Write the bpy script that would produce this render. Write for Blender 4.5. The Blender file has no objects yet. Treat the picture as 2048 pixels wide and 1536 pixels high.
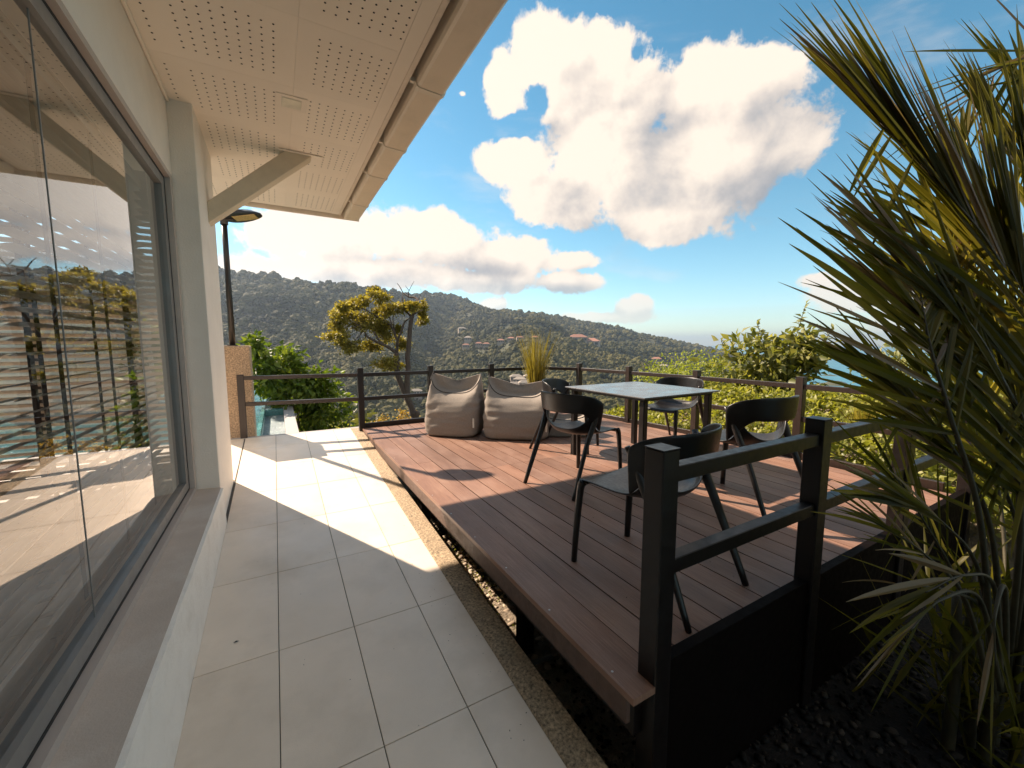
import bpy, bmesh, math, random
import numpy as np
from mathutils import Vector, Matrix, noise

random.seed(7); rng = np.random.default_rng(11)
R = math.radians
scene = bpy.context.scene
C = scene.collection

# ------------------------------------------------------------------ camera, light, exposure
AZ_SUN, EL_SUN = -28.8, 38.2          # degrees from +Y (negative = towards -X), elevation
cam_d = bpy.data.cameras.new('camera'); cam = bpy.data.objects.new('camera', cam_d); C.objects.link(cam)
cam.location = (0, 0, 1.65)
cam.rotation_euler = (R(90-5.85), 0, R(-29.8))
cam_d.sensor_width = 36; cam_d.lens = 820/2048*36
cam_d.clip_start = .05; cam_d.clip_end = 60000
scene.camera = cam

sun_d = bpy.data.lights.new('sun', 'SUN'); sun = bpy.data.objects.new('sun', sun_d); C.objects.link(sun)
sun_d.energy = 5.0; sun_d.angle = R(.55); sun_d.color = (1, .92, .80)
sdir = Vector((math.sin(R(AZ_SUN))*math.cos(R(EL_SUN)), math.cos(R(AZ_SUN))*math.cos(R(EL_SUN)), math.sin(R(EL_SUN))))
sun.rotation_euler = sdir.to_track_quat('Z', 'Y').to_euler()
sun.location = sdir*40

scene.view_settings.view_transform = 'Standard'; scene.view_settings.look = 'None'
scene.view_settings.use_white_balance = True; scene.view_settings.white_balance_temperature = 7500; scene.view_settings.white_balance_tint = 17
scene.view_settings.exposure = 1.18; scene.view_settings.gamma = 1
scene.view_settings.use_curve_mapping = False
scene.cycles.max_bounces = 7; scene.cycles.transparent_max_bounces = 12; scene.cycles.volume_bounces = 0
scene.cycles.transmission_bounces = 4; scene.cycles.glossy_bounces = 4; scene.cycles.diffuse_bounces = 4
scene.cycles.use_denoising = True
scene.cycles.sample_clamp_indirect = 6

# ------------------------------------------------------------------ node helpers
class G:
    def __init__(s, tree): s.t = tree; s.n = tree.nodes; s.l = tree.links
    def new(s, typ, **kw):
        n = s.n.new(typ)
        for k, v in kw.items(): setattr(n, k, v)
        return n
    def link(s, a, b): s.l.new(a, b)
    def setin(s, sock, v):
        if isinstance(v, bpy.types.NodeSocket): s.l.new(v, sock)
        elif v is not None: sock.default_value = v
    def math(s, op, a, b=None, c=None, clamp=False):
        n = s.n.new('ShaderNodeMath'); n.operation = op; n.use_clamp = clamp
        s.setin(n.inputs[0], a)
        if b is not None: s.setin(n.inputs[1], b)
        if c is not None: s.setin(n.inputs[2], c)
        return n.outputs[0]
    def vmath(s, op, a, b=None, scale=None):
        n = s.n.new('ShaderNodeVectorMath'); n.operation = op
        s.setin(n.inputs[0], a)
        if b is not None: s.setin(n.inputs[1], b)
        if scale is not None: s.setin(n.inputs['Scale'], scale)
        return n.outputs['Value'] if op in ('LENGTH', 'DOT_PRODUCT') else n.outputs[0]
    def noise(s, vec, scale, detail=4, rough=.55, dist=0, col=False):
        n = s.n.new('ShaderNodeTexNoise'); n.inputs['Scale'].default_value = scale
        n.inputs['Detail'].default_value = detail; n.inputs['Roughness'].default_value = rough
        n.inputs['Distortion'].default_value = dist
        if vec is not None: s.l.new(vec, n.inputs['Vector'])
        return n.outputs['Color' if col else 'Fac']
    def ramp(s, fac, stops):
        n = s.n.new('ShaderNodeValToRGB'); e = n.color_ramp.elements
        while len(e) < len(stops): e.new(.5)
        for el, (p, c) in zip(e, stops):
            el.position = p; el.color = c if len(c) == 4 else (*c, 1)
        s.setin(n.inputs[0], fac); return n.outputs[0]
    def maprange(s, v, a, b, c=0, d=1, smooth=False):
        n = s.n.new('ShaderNodeMapRange')
        if smooth: n.interpolation_type = 'SMOOTHSTEP'
        s.setin(n.inputs[0], v)
        for i, x in enumerate((a, b, c, d)): s.setin(n.inputs[i+1], x)
        return n.outputs[0]
    def mix(s, fac, a, b, mode='MIX'):
        n = s.n.new('ShaderNodeMix'); n.data_type = 'RGBA'; n.blend_type = mode
        s.setin(n.inputs['Factor'], fac)
        for k, v in (('A', a), ('B', b)):
            i = [x for x in n.inputs if x.name == k and x.type == 'RGBA'][0]
            if isinstance(v, (tuple, list)): v = (*v[:3], 1)
            s.setin(i, v)
        return [o for o in n.outputs if o.type == 'RGBA'][0]

def rgba(c): return (*c[:3], 1)

def mat(name, col, rough=.6, var=.15, scale=8, bump=.0, bscale=60, metal=0, spec=.5, stretch=None, dirt=None, island=0, coat=0):
    m = bpy.data.materials.new(name); m.use_nodes = True
    g = G(m.node_tree); b = g.n['Principled BSDF']
    tc = g.new('ShaderNodeTexCoord').outputs['Object']
    if stretch:
        mp = g.new('ShaderNodeMapping'); mp.inputs['Scale'].default_value = stretch
        g.link(tc, mp.inputs['Vector']); tv = mp.outputs[0]
    else: tv = tc
    f = g.noise(tv, scale, 6, .6)
    lo = tuple(x*(1-var) for x in col); hi = tuple(min(1, x*(1+var)) for x in col)
    c = g.ramp(f, [(.3, lo), (.7, hi)])
    if dirt:   # (colour, amount, scale)
        d = g.noise(tc, dirt[2], 5, .65)
        c = g.mix(g.maprange(d, .5, .75, 0, dirt[1]), c, rgba(dirt[0]))
    if island:
        r = g.new('ShaderNodeObjectInfo').outputs['Random']
        c = g.mix(1, c, g.ramp(r, [(0, (1-island,)*3), (1, (1+island,)*3)]), 'MULTIPLY')
    g.link(c, b.inputs['Base Color'])
    rr = g.noise(tv, scale*2.3, 3); g.link(g.maprange(rr, .3, .7, max(0, rough-.08), min(1, rough+.08)), b.inputs['Roughness'])
    b.inputs['Metallic'].default_value = metal
    b.inputs['Specular IOR Level'].default_value = spec
    b.inputs['Coat Weight'].default_value = coat
    if bump:
        bn = g.new('ShaderNodeBump'); bn.inputs['Strength'].default_value = 1; bn.inputs['Distance'].default_value = bump
        g.link(g.noise(tv, bscale, 4, .6), bn.inputs['Height']); g.link(bn.outputs[0], b.inputs['Normal'])
    return m

def leafmat(name, cols, trans=.45, rough=.45, tcol=1.25, by_object=False, spec=.4):
    """foliage: diffuse + translucent, colour varied leaf by leaf"""
    m = bpy.data.materials.new(name); m.use_nodes = True
    g = G(m.node_tree); b = g.n['Principled BSDF']; out = g.n['Material Output']
    if by_object: r = g.new('ShaderNodeObjectInfo').outputs['Random']
    else: r = g.new('ShaderNodeNewGeometry').outputs['Random Per Island']
    tc = g.new('ShaderNodeTexCoord').outputs['Object']
    nz = g.noise(tc, 3.0, 3)
    f = g.math('ADD', g.math('MULTIPLY', r, .65), g.math('MULTIPLY', nz, .4))
    st = [(i/(len(cols)-1)*.8+.1, c) for i, c in enumerate(cols)]
    c = g.ramp(f, st)
    g.link(c, b.inputs['Base Color']); b.inputs['Roughness'].default_value = rough
    b.inputs['Specular IOR Level'].default_value = spec
    t = g.new('ShaderNodeBsdfTranslucent')
    g.link(g.mix(1, c, (tcol, tcol, tcol*.45), 'MULTIPLY'), t.inputs[0])
    mx = g.new('ShaderNodeMixShader'); mx.inputs[0].default_value = trans
    g.link(b.outputs[0], mx.inputs[1]); g.link(t.outputs[0], mx.inputs[2]); g.link(mx.outputs[0], out.inputs[0])
    return m

# ------------------------------------------------------------------ sky
SKY_STRENGTH = .12; HAZE = 1.05e-4
def cloud_group():
    t = bpy.data.node_groups.new('cloud_density', 'ShaderNodeTree')
    t.interface.new_socket('P', in_out='INPUT', socket_type='NodeSocketVector')
    t.interface.new_socket('Density', in_out='OUTPUT', socket_type='NodeSocketFloat')
    t.interface.new_socket('Soft', in_out='OUTPUT', socket_type='NodeSocketFloat')
    g = G(t); gi = g.new('NodeGroupInput'); go = g.new('NodeGroupOutput')
    P = gi.outputs[0]                       # (azimuth, elevation, 0) in degrees
    blobs = [(35.36,32.77,7.67,3.4,1),(28.6,30.25,2.6,4.11,1),(43.07,28.21,10.46,5.61,1),(53.06,27.3,7.17,4.95,1),(59.0,28.0,5.0,3.3,.9),(53.41,20.56,11.12,7.69,1),(41.9,21.85,11.5,5.9,1),(31.2,22.6,6.28,2.9,.95),(49.62,15.05,8.32,2.87,.95),(36.22,18.21,7.26,3.47,.9),
      (1.06,12.44,4.68,2.76,.8),(8.85,13.22,9.98,4.07,1),(19.47,13.29,9.76,3.7,1),(28.17,11.29,9.76,2.9,.95),(38.32,10.86,4.65,1.57,.8),(11.09,8.88,13.32,2.47,.95),(37.69,8.17,5.03,1.56,.8),(24.75,8.35,9.43,1.96,.85),(-2.19,8.24,3.93,2.23,.8),(27.12,5.05,2.06,1.21,.7),(45.98,4.21,2.54,1.82,.75),(41.12,3.3,7.27,.93,.6),(69.65,4.92,4.46,2.07,.8),(66.15,6.77,1.78,.86,.6),(74,2.17,4.28,1.72,.6),(23.34,29.31,.9,.5,.55),
      (-30,20,18,7,.9),(-60,34,20,11,.95),(100,26,16,10,1),(97,9,14,4,.9),(132,18,22,9,1),(165,34,24,13,1),(-110,18,22,9,1),(-150,32,22,12,1),(-20,44,16,8,.9),(115,52,26,12,1),(-75,58,30,12,.95),(-140,60,40,12,1),(20,58,24,9,.8),(60,64,30,9,.8),(-178,12,14,5,.9),(-60,10,18,4,.85)]  # clouds out of view, enlarged and added to brighten and warm the shade
    sp = g.new('ShaderNodeSeparateXYZ'); g.link(P, sp.inputs[0]); cur = None
    for a, e, ra, re, w in blobs:           # chained, so that the shader needs little stack
        cb = g.new('ShaderNodeCombineXYZ'); g.link(sp.outputs[0], cb.inputs[0]); g.link(sp.outputs[1], cb.inputs[1])
        if cur is not None: g.link(cur, cb.inputs[2])
        sx, sy = 1/(ra*1.14), 1/(re*1.14)
        n = g.new('ShaderNodeVectorMath'); n.operation = 'MULTIPLY_ADD'; g.link(cb.outputs[0], n.inputs[0])
        n.inputs[1].default_value = (sx, sy, 0); n.inputs[2].default_value = (-a*sx, -e*sy, 0)
        v = g.math('MULTIPLY_ADD', g.vmath('LENGTH', n.outputs[0]), -w, w)
        cur = v if cur is None else g.math('SMOOTH_MAX', cur, v, .18)
    for a, e, ra, re, w in ((33.1, 29.0, 1.9, 2.6, .62), (30.4, 26.4, 3.6, 1.3, .5), (5.5, 15.6, 3.2, 1.0, .35), (45.5, 31.8, 2.0, 1.6, .35), (58.5, 24, 3, 1.2, .15)):   # blue openings
        cb = g.new('ShaderNodeCombineXYZ'); g.link(sp.outputs[0], cb.inputs[0]); g.link(sp.outputs[1], cb.inputs[1]); g.link(cur, cb.inputs[2])
        n = g.new('ShaderNodeVectorMath'); n.operation = 'MULTIPLY_ADD'; g.link(cb.outputs[0], n.inputs[0])
        n.inputs[1].default_value = (1/ra, 1/re, 0); n.inputs[2].default_value = (-a/ra, -e/re, 0)
        cur = g.math('SUBTRACT', cur, g.math('MULTIPLY', g.math('SUBTRACT', 1, g.vmath('LENGTH', n.outputs[0]), clamp=True), w))
    q = g.new('ShaderNodeCombineXYZ'); g.link(sp.outputs[0], q.inputs[0]); g.link(sp.outputs[1], q.inputs[1]); g.link(g.math('MULTIPLY', cur, .0001), q.inputs[2])
    big = g.noise(g.vmath('SCALE', q.outputs[0], scale=.11), 1, 9, .60, .25)
    wisp = g.noise(g.vmath('SCALE', q.outputs[0], scale=.55), 1, 7, .66, .3)
    d = g.math('ADD', cur, g.math('MULTIPLY', g.math('SUBTRACT', big, .5), 1.75))
    d = g.math('ADD', d, g.math('MULTIPLY', g.math('SUBTRACT', wisp, .5), .50))
    soft = g.noise(g.vmath('SCALE', q.outputs[0], scale=.11), 1, 2.6, .52, .25)
    g.link(d, go.inputs[0]); g.link(g.math('ADD', cur, g.math('MULTIPLY', g.math('SUBTRACT', soft, .5), 1.5)), go.inputs[1]); return t

def make_world():
    w = bpy.data.worlds.new('World'); scene.world = w; w.use_nodes = True
    g = G(w.node_tree); bg = g.n['Background']; bg.inputs[1].default_value = SKY_STRENGTH
    sky = g.new('ShaderNodeTexSky', sky_type='NISHITA'); sky.sun_disc = False
    sky.sun_elevation = R(EL_SUN); sky.sun_rotation = R(AZ_SUN)
    sky.altitude = 150; sky.air_density = 1.0; sky.dust_density = .0; sky.ozone_density = 1.5
    sc_ = sky.outputs[0]
    hs = g.new('ShaderNodeHueSaturation'); hs.inputs['Hue'].default_value = .478; hs.inputs['Saturation'].default_value = 1.32; hs.inputs['Value'].default_value = .70
    g.link(sc_, hs.inputs['Color']); skyc = hs.outputs[0]
    v = g.new('ShaderNodeTexCoord').outputs['Generated']
    v = g.vmath('NORMALIZE', v)
    s = g.new('ShaderNodeSeparateXYZ'); g.link(v, s.inputs[0])
    az = g.math('DEGREES', g.math('ARCTAN2', s.outputs[0], s.outputs[1]))
    el = g.math('DEGREES', g.math('ARCSINE', s.outputs[2]))
    cmb = g.new('ShaderNodeCombineXYZ'); g.link(az, cmb.inputs[0]); g.link(el, cmb.inputs[1])
    P = cmb.outputs[0]
    grp = cloud_group()
    def dens(off):
        n = g.new('ShaderNodeGroup'); n.node_tree = grp
        g.link(g.vmath('ADD', P, off), n.inputs[0]); return n.outputs
    (d0, s0), (_, s1), (d2, s2) = [dens(o)[:2] for o in ((0, 0, 0), (-6.5, 4.2, 0), (-1.0, .8, 0))]
    alpha = g.maprange(d0, .06, .27, 0, 1, True)
    soft = g.maprange(g.noise(g.vmath('MULTIPLY', P, (.05, .16, 0)), 1, 5, .6, .3), .52, .8, 0, .38, True)
    alpha2 = g.math('MAXIMUM', alpha, soft)
    # light from the sun side: thin towards the sun = bright
    sh = g.math('ADD', g.math('MULTIPLY', g.math('SUBTRACT', s0, s1), .75), g.math('MULTIPLY', g.math('SUBTRACT', d0, d2), .62))
    lit = g.math('ADD', sh, g.maprange(s0, .1, 1.1, .86, .42))
    lit = g.math('MAXIMUM', g.math('MINIMUM', lit, 1), 0)
    cc = g.ramp(lit, [(0, (1.35, 1.6, 1.9)), (.3, (1.95, 2.1, 2.25)), (.58, (2.85, 2.85, 2.8)), (.88, (3.75, 3.65, 3.4))])
    lowfade = g.maprange(el, -1, 9, .45, 1)
    skyc = g.mix(1, skyc, g.ramp(g.maprange(el, 0, 16), [(0, (.62, .86, 1.08)), (.45, (.84, .96, 1.03)), (1, (1, 1, 1))]), 'MULTIPLY')
    col = g.mix(g.math('MULTIPLY', alpha2, lowfade), skyc, cc)
    g.link(col, bg.inputs[0])
make_world()
scene.world.cycles.sampling_method = 'MANUAL'; scene.world.cycles.sample_map_resolution = 512

# ------------------------------------------------------------------ object helpers
def tag(o, label=None, cat=None, group=None, kind=None):
    if label: o['label'] = label
    if cat: o['category'] = cat
    if group: o['group'] = group
    if kind: o['kind'] = kind
    return o

def thing(name, label, cat, loc=(0, 0, 0), rot=0, group=None):
    o = bpy.data.objects.new(name, None); o.empty_display_size = .2; C.objects.link(o)
    o.location = loc; o.rotation_euler = (0, 0, rot)
    return tag(o, label, cat, group)

def link_mesh(name, me, m, parent=None, smooth=False):
    o = bpy.data.objects.new(name, me); C.objects.link(o)
    if m is not None and not me.materials: me.materials.append(m)
    if parent is not None: o.parent = parent
    if smooth: me.shade_smooth()
    return o

class MB:
    def __init__(s): s.v = []; s.f = []
    def add(s, vs, fs):
        k = len(s.v); s.v += [tuple(map(float, p)) for p in vs]; s.f += [tuple(i+k for i in f) for f in fs]; return s
    def box(s, a, b):
        x0, y0, z0 = a; x1, y1, z1 = b
        return s.add([(x0,y0,z0),(x1,y0,z0),(x1,y1,z0),(x0,y1,z0),(x0,y0,z1),(x1,y0,z1),(x1,y1,z1),(x0,y1,z1)],
                     [(0,3,2,1),(4,5,6,7),(0,1,5,4),(1,2,6,5),(2,3,7,6),(3,0,4,7)])
    def cyl(s, c, r, h_, n=16, r2=None):
        r2 = r if r2 is None else r2
        vs = [(c[0]+r*math.cos(2*math.pi*i/n), c[1]+r*math.sin(2*math.pi*i/n), c[2]) for i in range(n)]
        vs += [(c[0]+r2*math.cos(2*math.pi*i/n), c[1]+r2*math.sin(2*math.pi*i/n), c[2]+h_) for i in range(n)]
        return s.add(vs, [(i, (i+1) % n, n+(i+1) % n, n+i) for i in range(n)]+[tuple(range(n-1, -1, -1)), tuple(range(n, 2*n))])
    def tube(s, pts, rad, n=8, flat=1.0):
        pts = [Vector(p) for p in pts]; m = len(pts)
        rads = rad if isinstance(rad, (list, tuple)) else [rad]*m
        vs = []; prev = None
        for i, p in enumerate(pts):
            t = (pts[min(i+1, m-1)]-pts[max(i-1, 0)]).normalized()
            if prev is None:
                u = t.cross(Vector((0, 0, 1)))
                if u.length < .05: u = t.cross(Vector((0, 1, 0)))
                u.normalize()
            else: u = (prev-t*prev.dot(t)).normalized()
            prev = u; w = t.cross(u)
            for k in range(n):
                a = 2*math.pi*k/n; vs.append(p+(u*math.cos(a)+w*math.sin(a)*flat)*rads[i])
        fs = [(i*n+k, i*n+(k+1) % n, (i+1)*n+(k+1) % n, (i+1)*n+k) for i in range(m-1) for k in range(n)]
        fs += [tuple(range(n-1, -1, -1)), tuple((m-1)*n+k for k in range(n))]
        return s.add(vs, fs)
    def mesh(s, name, smooth=False):
        me = bpy.data.meshes.new(name); me.from_pydata(s.v, [], s.f); me.update()
        if smooth: me.shade_smooth()
        return me
    def obj(s, name, m, parent=None, smooth=False, bevel=0, seg=1):
        me = s.mesh(name)
        if bevel:
            bm = bmesh.new(); bm.from_mesh(me)
            bmesh.ops.bevel(bm, geom=bm.edges[:], offset=bevel, segments=seg, affect='EDGES', clamp_overlap=True)
            bm.to_mesh(me); bm.free()
        o = link_mesh(name, me, m, parent)
        if smooth: me.shade_smooth()
        return o

def box(name, a, b, m, parent=None, bevel=.003): return MB().box(a, b).obj(name, m, parent, bevel=bevel)

def crspline(pts, n):
    """Catmull-Rom through points, n samples"""
    P = [Vector(p) for p in pts]; P = [P[0]*2-P[1]]+P+[P[-1]*2-P[-2]]
    out = []; m = len(P)-3
    for i in range(n):
        u = i/(n-1)*m; k = min(int(u), m-1); t = u-k
        a, b, c, d = P[k:k+4]
        out.append(.5*((2*b)+(c-a)*t+(2*a-5*b+4*c-d)*t*t+(3*b-a-3*c+d)*t**3))
    return out

def np_mesh(name, verts, faces, m, parent=None, smooth=False):
    """verts (N,3), faces (M,k) arrays"""
    me = bpy.data.meshes.new(name or 'foliage'); verts = np.asarray(verts, np.float32); faces = np.asarray(faces, np.int32)
    k = faces.shape[1]
    me.vertices.add(len(verts)); me.vertices.foreach_set('co', verts.ravel())
    me.loops.add(faces.size); me.loops.foreach_set('vertex_index', faces.ravel())
    me.polygons.add(len(faces)); me.polygons.foreach_set('loop_start', np.arange(len(faces), dtype=np.int32)*k)
    me.update(calc_edges=True); me.validate()
    if smooth: me.shade_smooth()
    if name is None: return me
    return link_mesh(name, me, m, parent)

def leaf_arrays(pos, dirs, nrm, L, W, fold=.25):
    """one folded diamond leaf (2 quads -> 6 verts) for each position"""
    n = len(pos); d = dirs/np.linalg.norm(dirs, axis=1, keepdims=True)
    s = np.cross(d, nrm); s /= np.linalg.norm(s, axis=1, keepdims=True)+1e-9
    u = np.cross(s, d); L = np.broadcast_to(L, n)[:, None]; W = np.broadcast_to(W, n)[:, None]
    v0 = pos; v1 = pos+d*L*.4+s*W*.5+u*W*fold; v2 = pos+d*L-u*L*.12; v3 = pos+d*L*.4-s*W*.5+u*W*fold; vm = pos+d*L*.45
    V = np.stack([v0, v1, v2, v3, vm], 1).reshape(-1, 3)
    b = np.arange(n)[:, None]*5
    Fa = np.concatenate([b+np.array([[0, 4, 1]]), b+np.array([[4, 2, 1]]), b+np.array([[0, 3, 4]]), b+np.array([[4, 3, 2]])], 1).reshape(-1, 3)
    return V, Fa

def rdirs(n, zbias=0.):
    v = rng.normal(size=(n, 3)); v[:, 2] += zbias; return v/np.linalg.norm(v, axis=1, keepdims=True)

def blob_leaves(center, rad, n, L, W, shell=.55, droop=.3, clump=0, csize=.25):
    """leaf cloud in an ellipsoid, arranged in clumps so that gaps and lumps appear"""
    c = np.array(center); rad = np.array(rad)
    if clump:
        cc = rdirs(clump)*(shell+(1-shell)*rng.random((clump, 1))); k = rng.integers(0, clump, n)
        p = cc[k]+rng.normal(size=(n, 3))*csize
    else: p = rdirs(n)*(shell+(1-shell)*rng.random((n, 1))**.5)
    pos = c+p*rad
    d = p*.8+rdirs(n)*.9; d[:, 2] -= droop
    nr = rdirs(n, .9)
    return leaf_arrays(pos, d, nr, L*(.7+.6*rng.random(n)), W*(.7+.6*rng.random(n)))

def join_arrays(lst):
    V = []; Fc = []; k = 0
    for v, f in lst: V.append(v); Fc.append(f+k); k += len(v)
    return np.concatenate(V), np.concatenate(Fc)

# ------------------------------------------------------------------ materials
M = dict(
 tile=mat('porcelain_tile', (.80, .675, .555), .38, .06, 3, .0006, 300, dirt=((.50, .40, .30), .45, 1.7), island=.045),
 grout=mat('tile_joint', (.10, .09, .08), .9),
 plaster=mat('white_plaster', (.86, .775, .68), .75, .03, 4, .0018, 90, dirt=((.60, .53, .43), .30, 1.3)),
 plinth=mat('painted_plinth', (.90, .84, .76), .7, .03, 5, .003, 40, dirt=((.55, .47, .38), .28, 7)),
 sill=mat('cement_sill', (.58, .48, .405), .75, .08, 4, .0015, 120, dirt=((.66, .62, .56), .7, 2.0)),
 soffit=mat('soffit_board', (.88, .785, .67), .8, .03, 2, .0006, 120, island=.02),
 trim=mat('white_trim', (.78, .68, .56), .5, .04, 5, .0004, 200, dirt=((.45, .36, .26), .4, 7)),
 gutter=mat('gutter_white', (.80, .67, .53), .38, .03, 3, dirt=((.48, .40, .30), .25, 5)),
 roof=mat('roof_sheet', (.48, .42, .36), .5, .08, 5),
 beam=mat('brace_paint', (.68, .57, .43), .65, .10, 5, .002, 40, stretch=(1, 6, 1)),
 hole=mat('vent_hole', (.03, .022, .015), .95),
 alu=mat('grey_aluminium', (.50, .42, .37), .42, .04, 6, metal=.0),
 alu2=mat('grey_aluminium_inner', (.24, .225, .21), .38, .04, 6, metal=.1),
 gasket=mat('black_gasket', (.012, .012, .012), .6),
 kerb=mat('exposed_aggregate', (.38, .28, .18), .85, .75, 75, .003, 150, dirt=((.16, .12, .08), .55, 5)),
 steel=mat('dark_painted_steel', (.0075, .0042, .0034), .42, .03, 12, spec=.42),
 post=mat('brown_painted_post', (.024, .013, .009), .38, .2, 12, .001, 130, stretch=(4, 4, .5), spec=.5),
 gravel=mat('dark_gravel', (.008, .005, .004), .9, .5, 40, .01, 60),
 soil=mat('soil', (.20, .155, .11), .95, .4, 22, .02, 50, dirt=((.10, .13, .05), .6, 5)),
 lampm=mat('lamp_pole_paint', (.022, .018, .016), .35, .1),
 pillar=mat('pebble_wash', (.42, .29, .19), .85, .6, 55, .006, 110),
 deckside=mat('deck_beam', (.10, .055, .04), .6, .2, 20, .001, 60),
 plastic=mat('black_chair_plastic', (.0085, .0068, .0066), .36, .08, 30, .0002, 400, spec=.5),
 tabletop=mat('dark_table_top', (.10, .10, .105), .24, .02, 3, spec=.6),
 canvas=mat('grey_canvas', (.30, .258, .222), .95, .10, 60, .0015, 700, spec=.15),
 piping=mat('dark_piping', (.035, .032, .03), .8),
 white=mat('white_tag', (.7, .68, .62), .8),
 pot=mat('dark_pot', (.05, .045, .04), .6),
 bark=mat('grey_brown_bark', (.095, .065, .05), .9, .35, 10, .012, 20, stretch=(3, 3, .6)),
 cane=mat('palm_cane', (.045, .036, .016), .6, .3, 12, .001, 60),
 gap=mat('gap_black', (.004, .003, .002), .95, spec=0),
 fascia=mat('dark_fascia', (.004, .0018, .0013), .7, .1, 12, spec=.08),
 slat=mat('blind_slat', (.50, .42, .35), .45, .12, 6, stretch=(8, .6, 8), spec=.4),
 tape=mat('blind_tape', (.03, .022, .018), .9),
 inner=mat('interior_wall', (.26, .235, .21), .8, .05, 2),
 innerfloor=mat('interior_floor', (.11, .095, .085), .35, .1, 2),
 pooltile=mat('teal_mosaic', (.06, .21, .22), .25, .25, 30, island=.3),
 coping=mat('stone_coping', (.36, .34, .33), .75, .08, 12, .001, 100),
 redroof=mat('terracotta_roof', (.34, .15, .10), .8, .2, 2),
 housewall=mat('cream_house_wall', (.30, .25, .205), .8, .08, 1),
 housewin=mat('house_window', (.03, .035, .04), .3),
 screw=mat('screw_head', (.55, .5, .45), .35, metal=.9),
 pipe=mat('grey_pipe', (.12, .12, .11), .5),
 lens=mat('lamp_lens', (.50, .36, .16), .25, .2, 60),
)
def wood_mat():
    m = bpy.data.materials.new('composite_decking'); m.use_nodes = True
    g = G(m.node_tree); b = g.n['Principled BSDF']
    tc = g.new('ShaderNodeTexCoord').outputs['Object']
    rnd = g.new('ShaderNodeObjectInfo').outputs['Random']
    off = g.new('ShaderNodeCombineXYZ'); g.link(g.math('MULTIPLY', rnd, 37), off.inputs[0]); g.link(g.math('MULTIPLY', rnd, 91), off.inputs[1])
    v = g.vmath('ADD', tc, off.outputs[0])
    grain = g.noise(g.vmath('MULTIPLY', v, (150, 5, 20)), 1, 5, .65)
    broad = g.noise(g.vmath('MULTIPLY', v, (9, 1.3, 5)), 1, 4, .6)
    worn = g.noise(g.vmath('MULTIPLY', v, (2.0, 1.6, 2)), 1, 5, .6)
    c = g.ramp(g.math('ADD', g.math('MULTIPLY', grain, .5), g.math('MULTIPLY', broad, .5)), [(.32, (.14, .070, .046)), (.5, (.225, .120, .082)), (.68, (.33, .20, .145))])
    c = g.mix(1, c, g.ramp(rnd, [(0, (.80, .82, .85)), (1, (1.16, 1.1, 1.06))]), 'MULTIPLY')
    c = g.mix(g.maprange(worn, .5, .78, 0, .45), c, (.38, .25, .20))
    g.link(c, b.inputs['Base Color']); g.link(g.maprange(grain, .3, .7, .42, .62), b.inputs['Roughness'])
    b.inputs['Specular IOR Level'].default_value = .4
    bn = g.new('ShaderNodeBump'); bn.inputs['Distance'].default_value = .0012
    g.link(grain, bn.inputs['Height']); g.link(bn.outputs[0], b.inputs['Normal'])
    return m
M['deck'] = wood_mat()

def glass_mat(name, tint=(.93, .94, .93), k=1.0, base=.05):
    m = bpy.data.materials.new(name); m.use_nodes = True
    g = G(m.node_tree); g.n.remove(g.n['Principled BSDF']); out = g.n['Material Output']
    fr = g.new('ShaderNodeFresnel'); fr.inputs[0].default_value = 1.62
    f = g.math('MULTIPLY_ADD', fr.outputs[0], 1.45*k, base, clamp=True)
    t = g.new('ShaderNodeBsdfTransparent'); t.inputs[0].default_value = rgba(tint)
    gl = g.new('ShaderNodeBsdfGlossy'); gl.inputs['Roughness'].default_value = .0; gl.inputs[0].default_value = (.95, .95, .95, 1)
    mx = g.new('ShaderNodeMixShader'); g.link(f, mx.inputs[0]); g.link(t.outputs[0], mx.inputs[1]); g.link(gl.outputs[0], mx.inputs[2])
    g.link(mx.outputs[0], out.inputs[0]); return m
M['glass'] = glass_mat('window_glass')

def water_mat(name, col, rough, wscale, wd, metal=0):
    m = bpy.data.materials.new(name); m.use_nodes = True
    g = G(m.node_tree); b = g.n['Principled BSDF']
    tc = g.new('ShaderNodeTexCoord').outputs['Object']
    nz = g.noise(tc, wscale*.2, 3)
    g.link(g.ramp(nz, [(.3, tuple(x*.8 for x in col)), (.7, tuple(x*1.2 for x in col))]), b.inputs['Base Color'])
    b.inputs['Roughness'].default_value = rough; b.inputs['IOR'].default_value = 1.33
    bn = g.new('ShaderNodeBump'); bn.inputs['Distance'].default_value = wd
    g.link(g.noise(tc, wscale, 4, .6, .5), bn.inputs['Height']); g.link(bn.outputs[0], b.inputs['Normal'])
    return m
M['sea'] = water_mat('sea_water', (.03, .17, .23), .35, .02, 3)
M['pool'] = water_mat('pool_water', (.05, .17, .19), .04, 5, .03)
M['froth'] = water_mat('overflow_water', (.42, .50, .52), .12, 26, .03)

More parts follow.
